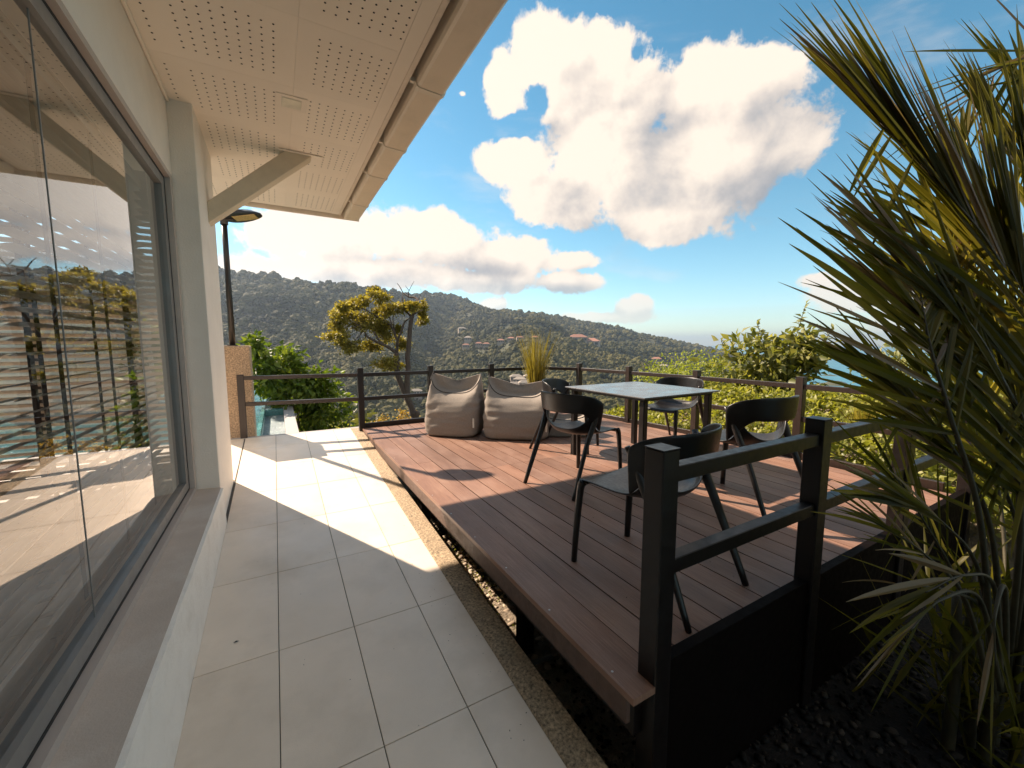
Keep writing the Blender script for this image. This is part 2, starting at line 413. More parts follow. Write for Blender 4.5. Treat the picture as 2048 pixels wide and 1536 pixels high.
LEAF = dict(
 hedge=leafmat('hedge_leaf', [(.13, .145, .024), (.24, .25, .05), (.38, .36, .10)], .50, spec=.5),
 shrub=leafmat('shrub_leaf', [(.10, .12, .03), (.20, .205, .055), (.34, .31, .12)], .45, spec=.5),
 tip=leafmat('feather_leaf', [(.15, .19, .03), (.26, .30, .05), (.38, .40, .09)], .5),
 bush=leafmat('bush_leaf', [(.05, .085, .012), (.11, .17, .022), (.22, .26, .04)], .38, .42, spec=.3),
 yellow=leafmat('yellow_leaf', [(.12, .095, .018), (.25, .20, .04), (.44, .36, .09)], .5),
 orange=leafmat('orange_leaf', [(.22, .13, .03), (.40, .24, .06), (.52, .34, .10)], .45),
 valley=leafmat('valley_leaf', [(.045, .055, .016), (.085, .095, .026), (.15, .145, .045)], .35),
 grass=leafmat('grass_blade', [(.10, .085, .02), (.22, .17, .03), (.34, .27, .07)], .45),
 palm=leafmat('palm_leaflet', [(.030, .030, .006), (.065, .060, .011), (.15, .115, .03)], .55, .42, 2.2, by_object=True, spec=.15),
)
def canopy_mat():
    m = bpy.data.materials.new('forest_canopy'); m.use_nodes = True
    g = G(m.node_tree); b = g.n['Principled BSDF']
    r = g.new('ShaderNodeObjectInfo').outputs['Random']
    tc = g.new('ShaderNodeTexCoord').outputs['Object']; nz = g.noise(tc, 2.6, 4, .7)
    f = g.math('ADD', g.math('MULTIPLY_ADD', r, .34, .12), g.math('MULTIPLY', nz, .4))
    lc = g.new('ShaderNodeObjectInfo').outputs['Location']; pn = g.noise(g.vmath('SCALE', lc, scale=.009), 1, 3, .6)
    f = g.math('ADD', g.math('MULTIPLY', f, .75), g.math('MULTIPLY_ADD', pn, 1.5, -.66))
    c = g.ramp(f, [(.12, (.014, .017, .006)), (.40, (.046, .046, .015)), (.66, (.095, .083, .028)), (.9, (.165, .13, .052))])
    g.link(c, b.inputs['Base Color']); b.inputs['Roughness'].default_value = .85; b.inputs['Specular IOR Level'].default_value = .15
    return m
M['canopy'] = canopy_mat()
M['hill'] = mat('hill_ground', (.050, .052, .024), .95, .4, .02)

# ------------------------------------------------------------------ terrain, sea, far forest
CREST = [(-60, .10), (-30, .135), (-14, .147), (-5.2, .1466), (-3.2, .1432), (.8, .1361), (4, .1327), (8.6, .1298), (12.3, .1215), (16.1, .1135), (18.7, .1181), (21.3, .1132), (23.4, .102), (25.4, .0859), (27.5, .0706), (30.9, .0671), (34, .0681), (36.4, .0584), (39.1, .0486), (41.8, .0423), (44.4, .0302), (46.4, .0185), (48.9, .0091), (51.4, .0011), (54.3, -.012), (58, -.03), (66, -.05)]
SEA_Z = -118.
def vnoise(x, y, f, seed=0, oct_=4):
    out = np.zeros_like(x); a = 1.; tot = 0
    for o in range(oct_):
        fx = x*f+seed*17.3+o*5.1; fy = y*f+seed*9.7-o*3.3
        ix = np.floor(fx).astype(np.int64); iy = np.floor(fy).astype(np.int64); tx = fx-ix; ty = fy-iy
        tx = tx*tx*(3-2*tx); ty = ty*ty*(3-2*ty)
        def hsh(i, j):
            q = (i*374761393+j*668265263+seed*1442695) & 0xffffffff
            q = ((q ^ (q >> 13))*1274126177) & 0xffffffff
            return ((q ^ (q >> 16)) & 0xffff)/65535.
        v = (hsh(ix, iy)*(1-tx)+hsh(ix+1, iy)*tx)*(1-ty)+(hsh(ix, iy+1)*(1-tx)+hsh(ix+1, iy+1)*tx)*ty
        out += a*(v-.5); tot += a*.5; a *= .5; f *= 2
    return out/tot
def terrain(az, r):
    """height for azimuth (deg) and distance"""
    az = np.asarray(az, float); r = np.asarray(r, float)
    x = r*np.sin(np.radians(az)); y = r*np.cos(np.radians(az))
    ca = np.array([c[0] for c in CREST]); ct = np.array([c[1] for c in CREST])
    tan = np.interp(az, ca, ct)
    Rc = 1050+650*np.clip((az-8)/14, 0, 1)**1.5+700*np.clip((az-28)/24, 0, 1)
    crest = 1.65+tan*Rc-8.5
    h0 = np.interp(r, [0, 4, 6, 12, 30, 120, 280, 460], [-.9, -.9, -1.2, -4.0, -10, -34, -66, -84])
    seaside = np.clip((az-48)/14, 0, 1)+np.clip((-40-az)/30, 0, 1)
    h0 = h0-np.clip(seaside, 0, 1)*np.clip((r-60)/400, 0, 1)*60
    t = np.clip((r-460)/(Rc-460), 0, None)
    rise = np.where(t < 1, t**.92, 1-.25*(t-1)-.5*np.clip(t-1, 0, 1)**2)
    base = -84-seaside.clip(0, 1)*60
    h = np.where(t <= 0, h0, base+(crest-base)*rise)
    # spurs and gullies running down the slope
    rid = np.abs(vnoise(x, y, 1/330., 3, 3))*78-26+vnoise(x, y, 1/110., 5, 3)*17
    h = h+rid*np.sin(np.pi*np.clip(t, 0, 1))**.8+vnoise(x, y, 1/45., 8, 3)*np.clip(r/400, 0, 1)*3.5
    spur = np.exp(-((az-27-9*(1-np.clip(t, 0, 1)))/5.5)**2)*34*np.sin(np.pi*np.clip(t, 0, 1))
    gul = np.exp(-((az-18.5-2*t)/3.2)**2)*42*np.sin(np.pi*np.clip(t, 0, 1))
    h = h+spur-gul
    h = np.where(t > 3.2, np.minimum(h, SEA_Z-20), h)
    return h
def terr_xy(x, y): return terrain(np.degrees(np.arctan2(x, y)), np.hypot(x, y))

def build_terrain():
    azs = np.concatenate([np.arange(-180, -30, 4), np.arange(-30, 80, .35), np.arange(80, 180, 4)])
    rs = np.concatenate([np.linspace(.5, 12, 8), np.geomspace(14, 400, 40), np.geomspace(420, 3600, 120), [4500, 6000]])
    A, Rr = np.meshgrid(azs, rs, indexing='ij'); H = terrain(A, Rr)
    V = np.stack([Rr*np.sin(np.radians(A)), Rr*np.cos(np.radians(A)), H], -1).reshape(-1, 3)
    na, nr = A.shape; i = np.arange(na)[:, None]; j = np.arange(nr-1)[None]
    a = i*nr+j; b = ((i+1) % na)*nr+j
    Fc = np.stack([a, b, b+1, a+1], -1).reshape(-1, 4)
    o = np_mesh('hills', V, Fc, M['hill'], smooth=True); tag(o, 'forested hills rising behind the valley', kind='structure')
    n = 96; vs = [(0, 0, SEA_Z)]+[(15000*math.cos(2*math.pi*k/n), 15000*math.sin(2*math.pi*k/n), SEA_Z) for k in range(n)]
    MB().add(vs, [(0, k+1, (k+1) % n+1) for k in range(n)]).obj('sea', M['sea'])
    tag(bpy.data.objects['sea'], 'blue sea out to the horizon', kind='structure')
build_terrain()

def crown_proto(seed, sub=3, amp=.28):
    bm = bmesh.new(); bmesh.ops.create_icosphere(bm, subdivisions=sub, radius=1)
    o = Vector((seed*7.1, seed*3.3, seed))
    for v in bm.verts:
        p = v.co.copy(); n1 = noise.noise(p*1.6+o); n2 = noise.noise(p*4.2+o); n3 = noise.noise(p*9+o)
        v.co = p*(1+n1*amp*1.3+n2*amp*.8+n3*amp*.45)
        v.co.z = v.co.z*.95 if v.co.z > 0 else v.co.z*.5
    me = bpy.data.meshes.new('crown'); bm.to_mesh(me); bm.free(); me.materials.append(M['canopy'])
    return bpy.data.objects.new('tree_crown_source', me)
def leafy_proto(seed, n, mat_, L=.16, W=.09, clump=26, squash=.7):
    v, f = blob_leaves((0, 0, 0), (1, 1, squash), n, L, W, .5, .2, clump, .2)
    me = np_mesh(None, v, f, None); me.materials.append(mat_); return me

def scatter(name, pts, scl, protos, label, kind='stuff'):
    """geometry-nodes scatter of crown meshes: one object"""
    me = bpy.data.meshes.new(name); n = len(pts)
    me.vertices.add(n); me.vertices.foreach_set('co', np.asarray(pts, np.float32).ravel())
    a = me.attributes.new('sc', 'FLOAT', 'POINT'); a.data.foreach_set('value', np.asarray(scl, np.float32))
    a = me.attributes.new('ix', 'INT', 'POINT'); a.data.foreach_set('value', rng.integers(0, len(protos), n).astype(np.int32))
    a = me.attributes.new('rz', 'FLOAT', 'POINT'); a.data.foreach_set('value', (rng.random(n)*6.28).astype(np.float32))
    me.update()
    o = bpy.data.objects.new(name, me); C.objects.link(o)
    t = bpy.data.node_groups.new(name+'_nodes', 'GeometryNodeTree')
    t.interface.new_socket('Geometry', in_out='INPUT', socket_type='NodeSocketGeometry')
    t.interface.new_socket('Geometry', in_out='OUTPUT', socket_type='NodeSocketGeometry')
    N = t.nodes; Lk = t.links; gi = N.new('NodeGroupInput'); go = N.new('NodeGroupOutput')
    ip = N.new('GeometryNodeInstanceOnPoints'); m2p = N.new('GeometryNodeMeshToPoints'); Lk.new(gi.outputs[0], m2p.inputs[0])
    j = N.new('GeometryNodeJoinGeometry')
    for p in reversed(protos):
        oi = N.new('GeometryNodeObjectInfo'); oi.inputs['Object'].default_value = p; oi.inputs['As Instance'].default_value = True
        Lk.new(oi.outputs['Geometry'], j.inputs[0])
    Lk.new(m2p.outputs[0], ip.inputs['Points']); Lk.new(j.outputs[0], ip.inputs['Instance'])
    ip.inputs['Pick Instance'].default_value = True
    def attr(nm, ty):
        q = N.new('GeometryNodeInputNamedAttribute'); q.data_type = ty; q.inputs['Name'].default_value = nm; return q.outputs[0]
    Lk.new(attr('ix', 'INT'), ip.inputs['Instance Index']); Lk.new(attr('sc', 'FLOAT'), ip.inputs['Scale'])
    cx = N.new('ShaderNodeCombineXYZ'); Lk.new(attr('rz', 'FLOAT'), cx.inputs[2]); Lk.new(cx.outputs[0], ip.inputs['Rotation'])
    Lk.new(ip.outputs[0], go.inputs[0])
    md = o.modifiers.new('scatter', 'NODES'); md.node_group = t
    return tag(o, label, kind=kind)

HOUSES = [  # az, el-of-site distance (m), size (m), colour kind, label
 (38.85, 1180, 30, 'two-winged cream villa with terracotta roofs on the far hillside, left wing', 0),
 (40.5, 1185, 32, 'two-winged cream villa with terracotta roofs on the far hillside, right wing', 1),
 (22.9, 1080, 14, 'white house highest up the wooded spur', 2),
 (23.7, 960, 12, 'pale hillside house just below the highest one', 3),
]
def build_forest():
    protos = [crown_proto(k) for k in range(6)]
    pts = []; sc = []
    # area-weighted in (az, r) with density falling with distance
    n = 46000
    az = rng.uniform(-24, 66, n*2); u = rng.random(n*2); r = 330*(3300/330)**(u**.88)
    h = terrain(az, r)
    x = r*np.sin(np.radians(az)); y = r*np.cos(np.radians(az))
    ok = h > SEA_Z+1
    # leave the town and the house sites open
    az, r, h, x, y = [q[ok][:n] for q in (az, r, h, x, y)]
    size = (2.7+4.6*rng.random(len(x))**1.8)*(1+.35*vnoise(x, y, 1/60., 4, 2))*(.62+r/2000)
    big = rng.random(len(x)) < .04; size = np.where(big, size*1.45, size)
    for ha, hr, hs, _, _ in HOUSES+TOWN:
        dist = np.abs(np.radians(az-ha))*hr; front = (r < hr+hs*.6) & (r > hr-60)
        size = np.where((dist < hs*1.1) & front, size*.38, size)
    pts = np.stack([x, y, h+size*.55], -1)
    scatter('hill_forest', pts, size, protos, 'dense evergreen forest covering the hills')
    # nearer valley woodland, leafy crowns
    lp = []
    for k in range(4):
        q = bpy.data.objects.new('valley_crown_source', leafy_proto(k, 2600, LEAF['valley'], .17, .11)); lp.append(q)
    n = 2600; az = rng.uniform(-20, 64, n); u = rng.random(n); r = 75*(360/75)**u
    x = r*np.sin(np.radians(az)); y = r*np.cos(np.radians(az)); h = terrain(az, r)
    size = (2.4+2.8*rng.random(n))*(.75+r/420)
    scatter('valley_woodland', np.stack([x, y, h+size*.5], -1), size, lp, 'mixed green woodland on the valley slope below the railing')

TOWN = []
for k in range(7): TOWN.append((23.4+k*1.55+.3*math.sin(k*2.3), 830+12*math.sin(k*1.7), 9.5, None, 10+k))
for k, (a, rr) in enumerate([(30.2, 560), (30.9, 585), (31.6, 560), (32.3, 600), (31.2, 540), (32.9, 570), (30.4, 600)]): TOWN.append((a, rr, 12, None, 20+k))
TOWN += [(49.2, 1250, 18, None, 30), (50.1, 1150, 15, None, 31), (15.2, 260, 9, None, 33), (16.6, 520, 9, None, 34)]

def far_house(a, r, s, label, seed, group=None, roofmat=None, wide=1.5, stor=1):
    rnd = random.Random(seed)
    x = r*math.sin(R(a)); y = r*math.cos(R(a)); z = float(terrain(a, r))+s*.22+2.5
    t = thing('hillside_house', label, 'house', (x, y, z), R(-a)+rnd.uniform(-.25, .25), group)
    w = s*wide*.5; d = s*.38; H = s*.42*stor+2.2; e = s*.06
    MB().box((-w, -d, -3-s*.5), (w, d, H)).obj('wall', M['housewall'], t)
    MB().add([(-w-e, -d-e, H), (w+e, -d-e, H), (w+e, d+e, H), (-w-e, d+e, H), (-w*.45, 0, H+s*.28), (w*.45, 0, H+s*.28)],
             [(0, 1, 5, 4), (1, 2, 5), (2, 3, 4, 5), (3, 0, 4), (0, 3, 2, 1)]).obj('roof', roofmat or M['redroof'], t)
    nw = 4
    for k in range(nw):
        cx = -w+(k+.5)*2*w/nw
        MB().box((cx-w*.15, -d-.12, H*.35), (cx+w*.15, -d+.02, H*.80)).obj('window', M['housewin'], t)
build_forest()
for a, r, s, lab, k in HOUSES: far_house(a, r, s, lab, k, wide=1.7 if k < 2 else 1.4, roofmat=M['redroof'] if k < 2 else M['housewall'])
for i, (a, r, s, _, k) in enumerate(TOWN):
    if k < 20: lab = ['leftmost', 'second from left', 'third from left', 'middle', 'third from right', 'second from right', 'rightmost'][k-10]+' of the small red-roofed bungalows along the far hillside'; g_ = 'bungalows in a row along the hillside'
    elif k < 30: lab = 'white flat-fronted house in the village below the grass tuft'; g_ = 'houses of the village in the valley'
    elif k < 33: lab = ['pale pink house on the right of the hillside', 'small tan house lower down on the right of the hillside'][k-30]; g_ = None
    else: lab = ['red-roofed house in the trees behind the leaning yellow tree', 'grey house among the dark trees right of the yellow tree'][k-33]; g_ = None
    far_house(a, r, s, lab, k, g_, roofmat=M['housewall'] if 20 <= k < 30 or k in (31, 34) else None)

# ------------------------------------------------------------------ walkway
TA, TB = -.00345, .06947
def tz(x, y): return TA*x+TB*y
def slab(x0, x1, y0, y1, top=0., th=.012):
    v = [(x, y, tz(x, y)+top-th) for x, y in ((x0, y0), (x1, y0), (x1, y1), (x0, y1))]+[(x, y, tz(x, y)+top) for x, y in ((x0, y0), (x1, y0), (x1, y1), (x0, y1))]
    return MB().add(v, [(0,3,2,1),(4,5,6,7),(0,1,5,4),(1,2,6,5),(2,3,7,6),(3,0,4,7)])
KL, KR, DX0, YE = .862, 1.0, .985, 6.14
walk = slab(-6.2, KL, -3.0, YE, -.006, .6).obj('walkway', M['grout'], None)
tag(walk, 'pale tiled walkway beside the house', kind='structure')
ys = [1.4837+.6942*j for j in range(-6, 8)]; ys[-1] = YE
xs = [-.4, -.0635, .2836, .6307, KL]
for j in range(len(ys)-1):
    y0, y1 = ys[j], min(ys[j+1], YE)
    if y1-y0 < .03: continue
    for i in range(4):
        slab(xs[i]+.0019, xs[i+1]-.0019, y0+.0019, y1-.0019, rng.uniform(-.0004, .0004), .01).obj('tile', M['tile'], walk, bevel=.0012)
for j in range(len(ys)-1):                        # floor north of the house end
    if ys[j+1] < 4.7: continue
    for i in range(3):
        a = -.4106-.3471*(i+1)
        slab(a+.0014, a+.3471-.0014, max(ys[j], 4.66)+.0014, min(ys[j+1], YE)-.0014, 0, .01).obj('tile', M['tile'], walk, bevel=.0012)
end = slab(-2.5, 1.0, YE, 6.2, -.001, .6).obj('edge_strip', M['coping'], walk)
kerb = slab(KL+.001, KR, -3.0, YE-.002, .002, .62).obj('kerb_strip', M['kerb'], None, bevel=.006)
tag(kerb, 'exposed aggregate kerb strip along the walkway', kind='structure')

# ------------------------------------------------------------------ ground round the deck
def ground_sheet():
    n, m_ = 70, 90; X = np.linspace(.9, 6.2, n); Y = np.linspace(-4, 6.4, m_)
    A, B = np.meshgrid(X, Y, indexing='ij')
    H = -.20+vnoise(A, B, 1.3, 2, 3)*.035+vnoise(A, B, 9, 4, 2)*.008-.5*np.clip(A-4.9, 0, 9)
    V = np.stack([A, B, H], -1).reshape(-1, 3); i = np.arange(n-1)[:, None]; j = np.arange(m_-1)[None]; a = i*m_+j
    Fc = np.stack([a, a+m_, a+m_+1, a+1], -1).reshape(-1, 4)
    o = np_mesh('ground', V, Fc, M['soil'], smooth=True); tag(o, 'bare earth under and beside the deck', kind='structure')
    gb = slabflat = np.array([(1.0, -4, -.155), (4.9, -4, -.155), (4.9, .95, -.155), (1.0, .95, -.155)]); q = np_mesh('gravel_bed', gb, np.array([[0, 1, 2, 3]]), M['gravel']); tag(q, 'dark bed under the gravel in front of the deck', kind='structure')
ground_sheet()
MB().box((-9, -9, -.9), (.9, -3.001, -.25)).obj('ground_behind', M['soil']); bpy.data.objects['ground_behind']['kind'] = 'structure'

def pebbles(name, n, area, smin, smax, m, label, zf=-.20):
    bm = bmesh.new(); bmesh.ops.create_icosphere(bm, subdivisions=1, radius=1)
    base = np.array([v.co[:] for v in bm.verts]); fc = np.array([[v.index for v in f.verts] for f in bm.faces]); bm.free()
    L = []
    for _ in range(n):
        x = rng.uniform(area[0], area[1]); y = rng.uniform(area[2], area[3]); s = smin+(smax-smin)*rng.random()**3
        v = base*(1+.25*rng.normal(size=(len(base), 1)))*s*np.array([1, .75, .5]); a = rng.random()*6.3
        c_, s_ = math.cos(a), math.sin(a); v = v @ np.array([[c_, s_, 0], [-s_, c_, 0], [0, 0, 1]])
        L.append((v+np.array([x, y, zf+s*.25]), fc))
    V, Fc = join_arrays(L); o = np_mesh(name, V, Fc, m); return tag(o, label, kind='stuff')
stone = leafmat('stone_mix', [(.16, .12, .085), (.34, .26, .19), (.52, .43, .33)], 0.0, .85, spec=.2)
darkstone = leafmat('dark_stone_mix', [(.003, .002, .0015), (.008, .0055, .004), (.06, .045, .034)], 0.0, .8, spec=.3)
pebbles('rubble', 3200, (1.0, 1.75, 1.75, 4.8), .006, .034, stone, 'pale broken stones between kerb and deck')
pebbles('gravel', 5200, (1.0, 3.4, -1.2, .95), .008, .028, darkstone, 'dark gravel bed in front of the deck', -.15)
v, f = blob_leaves((1.22, 3.05, -.17), (.22, .9, .03), 200, .022, .012, .1, 0)
tag(np_mesh('weeds', v, f, LEAF['hedge']), 'small green weeds between kerb and deck', kind='stuff')
pebbles('shade_dark_rubble', 500, (1.0, 1.5, .6, 1.8), .006, .024, darkstone, 'stones coloured dark for the shaded end of the gap beside the kerb')  # near-black for the dark soil here, with the shade put into the colour
pp = MB().tube([(1.0, 1.72, .0), (1.10, 1.70, -.05), (1.22, 1.69, -.06)], .012, 8).obj('drain_pipe', M['pipe'], smooth=True)
tag(pp, 'short grey pipe sticking out of the kerb below the deck', 'pipe')

# ------------------------------------------------------------------ house
HZ = 3.28
house = thing('house', 'white house with long window, perforated soffit and white gutter', 'house', (-.56, 0, 0))
def H_(o):   # parent into the house keeping world coordinates
    o.parent = house; o.location = (.56, 0, 0); return o
H_(box('wall', (-.76, -4.5, 2.778), (-.56, 3.698, HZ+.02), M['plaster']))
H_(box('column', (-.70, 3.70, .10), (-.42, 4.64, HZ+.02), M['plaster'], bevel=.004))
def plinth():
    n = 60; Y = np.linspace(-4.5, 3.72, n); mb = MB(); r_ = random.Random(4)
    vs = []
    for y in Y:
        e = (r_.random()-.5)*.006; vs += [(-.72, y, .0), (-.398+e*.3, y, tz(-.4, y)-.02), (-.402+e, y, .545+e*.6), (-.43+e, y, .552), (-.575, y, .566), (-.72, y, .566)]
    fs = [(i*6+k, i*6+k+1, (i+1)*6+k+1, (i+1)*6+k) for i in range(n-1) for k in range(5)]
    mb.add(vs, fs); return mb.obj('plinth', M['plinth'])
pl = H_(plinth())
# the trodden grey top of the plinth and its bead of sealant
H_(MB().add([(-.575, -4.5, .5685), (-.417, -4.5, .5555), (-.417, 3.70, .5555), (-.575, 3.70, .5685)], [(0, 1, 2, 3)]).obj('sill', M['sill']))
H_(MB().tube([(-.572, -4.5+k*.2, .575+.0015*math.sin(k*1.7)) for k in range(42)], [.009+.002*math.sin(k*2.3) for k in range(42)], 6).obj('sealant_bead', M['white'], smooth=True))
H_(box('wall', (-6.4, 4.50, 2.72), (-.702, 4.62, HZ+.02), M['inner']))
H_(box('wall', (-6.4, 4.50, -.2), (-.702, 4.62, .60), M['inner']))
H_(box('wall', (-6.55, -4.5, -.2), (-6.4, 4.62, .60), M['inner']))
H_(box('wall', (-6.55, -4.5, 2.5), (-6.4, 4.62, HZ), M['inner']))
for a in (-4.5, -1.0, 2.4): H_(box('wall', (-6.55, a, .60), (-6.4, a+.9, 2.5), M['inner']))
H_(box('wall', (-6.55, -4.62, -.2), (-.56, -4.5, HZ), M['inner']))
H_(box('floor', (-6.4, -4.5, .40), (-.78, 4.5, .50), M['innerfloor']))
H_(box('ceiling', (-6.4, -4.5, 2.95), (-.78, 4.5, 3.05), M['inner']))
H_(box('roof', (-7.2, -5.4, HZ+.025), (.80, 5.86, HZ+.13), M['roof']))
# big side window
win = thing('window', None, None); H_(win); win.location = (.56, 0, 0)
YN = 3.69
def ring(name, y0, y1, z0, z1, w, wz, x0, x1, m):
    mb = MB(); mb.box((x0, y0, z0), (x1, y1, z0+wz)); mb.box((x0, y0, z1-wz), (x1, y1, z1)); mb.box((x0, y1-w, z0+wz), (x1, y1, z1-wz)); mb.box((x0, y0, z0+wz), (x1, y0+w, z1-wz))
    return mb.obj(name, m, win)
ring('frame', -4.4, YN, .568, 2.776, .062, .032, -.602, -.560, M['alu'])
ring('gasket', -4.338, YN-.062, .600, 2.744, .014, .012, -.606, -.590, M['gasket'])
ring('inner_frame', -4.324, YN-.076, .612, 2.732, .075, .060, -.634, -.592, M['alu2'])
for y0, y1 in ((-4.25, -1.0), (-.992, 1.93), (1.938, YN-.151)):
    MB().add([(-.612, y0, .672), (-.612, y1, .672), (-.612, y1, 2.672), (-.612, y0, 2.672)], [(0, 1, 2, 3)]).obj('pane', M['glass'], win)
for y in (1.930, -1.0): MB().box((-.614, y+.002, .672), (-.610, y+.006, 2.672)).obj('pane_joint', M['alu2'], win)
# north window, seen through the room
nw = thing('window', None, None); H_(nw); nw.location = (.56, 0, 0)
for a, b in ((-6.4, -4.6), (-4.6, -2.8), (-2.8, -.705)):
    mb = MB(); w = .05
    mb.box((a, 4.54, .60), (b, 4.58, .66)); mb.box((a, 4.54, 2.66), (b, 4.58, 2.72)); mb.box((a, 4.54, .66), (a+w, 4.58, 2.66)); mb.box((b-w, 4.54, .66), (b, 4.58, 2.66))
    mb.obj('frame', M['alu2'], nw)
    MB().add([(a+w, 4.56, .66), (b-w, 4.56, .66), (b-w, 4.56, 2.66), (a+w, 4.56, 2.66)], [(0, 1, 2, 3)]).obj('pane', M['glass'], nw)
# soffit panels with dark discs as vent holes
sof = thing('soffit', None, None); H_(sof); sof.location = (.56, 0, 0)
py = [2.60-.115+.6667*k for k in range(-10, 6)]
px = [-.558, .181, .772]
for j in range(len(py)-1):
    for i in range(2):
        MB().box((px[i]+.0003, py[j]+.0003, HZ), (px[i+1]-.0003, py[j+1]-.0003, HZ+.012)).obj('soffit_panel', M['soffit'], sof, bevel=.0006)
MB().box((px[0], py[-1]+.001, HZ+.0005), (.772, 5.84, HZ+.012)).obj('soffit_panel', M['soffit'], sof)
for k in range(6): MB().box((-.56-.75*(k+1)+.002, 4.63, HZ), (-.56-.75*k-.002, 5.84, HZ+.012)).obj('soffit_panel', M['soffit'], sof, bevel=.0012)
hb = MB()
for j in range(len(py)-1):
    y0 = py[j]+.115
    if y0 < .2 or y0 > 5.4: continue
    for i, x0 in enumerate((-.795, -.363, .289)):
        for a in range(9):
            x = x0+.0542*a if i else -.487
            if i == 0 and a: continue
            for b in range(9): hb.cyl((x, y0+.0553*b, HZ-.0012), .0054, .002, 8)  # dark discs on the panel face; the shade inside each hole is their colour
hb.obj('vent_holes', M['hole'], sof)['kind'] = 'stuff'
H_(box('soffit_trim', (.774, -5.3, HZ-.004), (.808, 5.86, HZ+.10), M['trim'], bevel=.003))
H_(box('soffit_trim', (-.558, -4.5, HZ-.022), (-.540, 3.698, HZ-.002), M['soffit'], bevel=.003))
H_(box('soffit_trim', (.690, -5.3, HZ-.006), (.772, 5.84, HZ-.0015), M['soffit'], bevel=.001))
H_(box('barge_board', (-7.2, 5.862, HZ-.045), (1.035, 5.892, HZ+.14), M['trim'], bevel=.003))
# gutter: hollow channel with lips, in lengths joined by wider clips
gut = thing('gutter', None, None); H_(gut); gut.location = (.56, 0, 0)
prof = [(.838, 3.335), (.838, 3.262), (.846, 3.240), (.862, 3.232), (1.004, 3.226), (1.020, 3.236), (1.028, 3.26), (1.034, 3.35), (1.024, 3.352), (1.018, 3.268), (1.0, 3.240), (.866, 3.246), (.852, 3.27), (.848, 3.335)]
def extr(name, pr, y0, y1, m, par):
    n = len(pr); vs = [(x, y0, z) for x, z in pr]+[(x, y1, z) for x, z in pr]
    return MB().add(vs, [(i, (i+1) % n, n+(i+1) % n, n+i) for i in range(n)]+[tuple(range(n-1, -1, -1)), tuple(range(n, 2*n))]).obj(name, m, par)
GY = [-5.2, -1.9, -.95, 0., .9, 1.78, 2.68, 3.58, 4.25, 5.2, 5.86]
for a, b in zip(GY[:-1], GY[1:]): extr('channel', prof, a+.002, b-.002, M['gutter'], gut)
pr2 = [(.936+(x-.936)*1.07, 3.28+(z-3.28)*1.10) for x, z in prof]
for y in GY[1:-1]: extr('clip', pr2, y-.022, y+.022, M['trim'], gut); MB().box((.806, y-.012, 3.26), (.842, y+.012, 3.285)).obj('bracket', M['trim'], gut)
# profiled roof sheets just above the gutter
rs = MB(); nrs = 340; vs = []
for k in range(nrs):
    y = -5.2+k*(11.1/(nrs-1)); q = (y*3.0) % 1; hgt = .028*max(0, 1-abs(q-.5)*7)
    vs += [(.70, y, HZ+.15+hgt+.02), (1.052, y, HZ+.085+hgt), (1.052, y, HZ+.078+hgt)]
rs.add(vs, [(k*3, k*3+1, k*3+4, k*3+3) for k in range(nrs-1)]+[(k*3+1, k*3+2, k*3+5, k*3+4) for k in range(nrs-1)])
H_(rs.obj('roof_sheet', M['roof']))
# brace
bz = [(-.421, 2.60), (-.421, 2.765), (.15, HZ-.004), (.36, HZ-.004)]
vs = [(x, 4.16, z) for x, z in bz]+[(x, 4.30, z) for x, z in bz]
H_(MB().add(vs, [(0, 1, 2, 3), (7, 6, 5, 4), (0, 4, 5, 1), (1, 5, 6, 2), (2, 6, 7, 3), (3, 7, 4, 0)]).obj('brace', M['beam'], bevel=.004))
H_(box('brace_plate', (.10, 4.13, HZ-.010), (.44, 4.33, HZ-.0035), M['soffit'], bevel=.002))

cl = thing('ceiling_light', 'flat square recessed light in the perforated soffit', 'light', (.175, 3.345, HZ))
MB().box((-.095, -.095, -.0045), (.095, .095, -.0015)).obj('frame', M['soffit'], cl, bevel=.001)
MB().box((-.060, -.062, -.009), (.060, .062, -.0048)).obj('lens', mat('opal_lens', (.80, .74, .60), .4), cl, bevel=.002)

# blinds
def blind(label, loc, rot, L, z0, z1, pitch, tilt, w=.05):
    t = thing('venetian_blind', label, 'blind', loc, rot, None)
    mb = MB(); cx = [(-w/2, -.0), (-w/4, .0035), (0, .0045), (w/4, .0035), (w/2, 0)]
    ct, st = math.cos(R(tilt)), math.sin(R(tilt)); pr = [(x*ct-z*st, x*st+z*ct) for x, z in cx]+[(x*ct-(z-.0015)*st, x*st+(z-.0015)*ct) for x, z in cx[::-1]]
    n = len(pr); vs = [(x, 0, z) for x, z in pr]+[(x, L, z) for x, z in pr]
    mb.add(vs, [(i, (i+1) % n, n+(i+1) % n, n+i) for i in range(n)]+[tuple(range(n)), tuple(range(2*n-1, n-1, -1))])
    me = mb.mesh('slat'); me.materials.append(M['slat'])
    k = 0; z = z0
    while z < z1:
        o = link_mesh('slat', me, None, t); o.location = (0, 0, z); o.rotation_euler = (rng.normal()*.0015, rng.normal()*.03, 0); z += pitch
    y = .22
    while y < L:
        for s in (-1, 1): MB().box((s*w*.5-.0006, y-.019, z0-.03), (s*w*.5+.0006, y+.019, z1+.03)).obj('ladder_tape', M['tape'], t)
        y += .55
    MB().box((-.03, 0, z1+.01), (.03, L, z1+.06)).obj('head_rail', M['slat'], t)
    MB().box((-.025, 0, z0-.045), (.025, L, z0-.03)).obj('bottom_rail', M['slat'], t)
    return t
blind('brown slatted blind behind the long window, section nearest the white column', (-.735, 1.97, 0), 0, 1.62, .66, 2.62, .050, 13)
blind('brown slatted blind behind the long window, section nearest the viewer', (-.735, -1.0, 0), 0, 2.93, .66, 2.62, .050, 13)
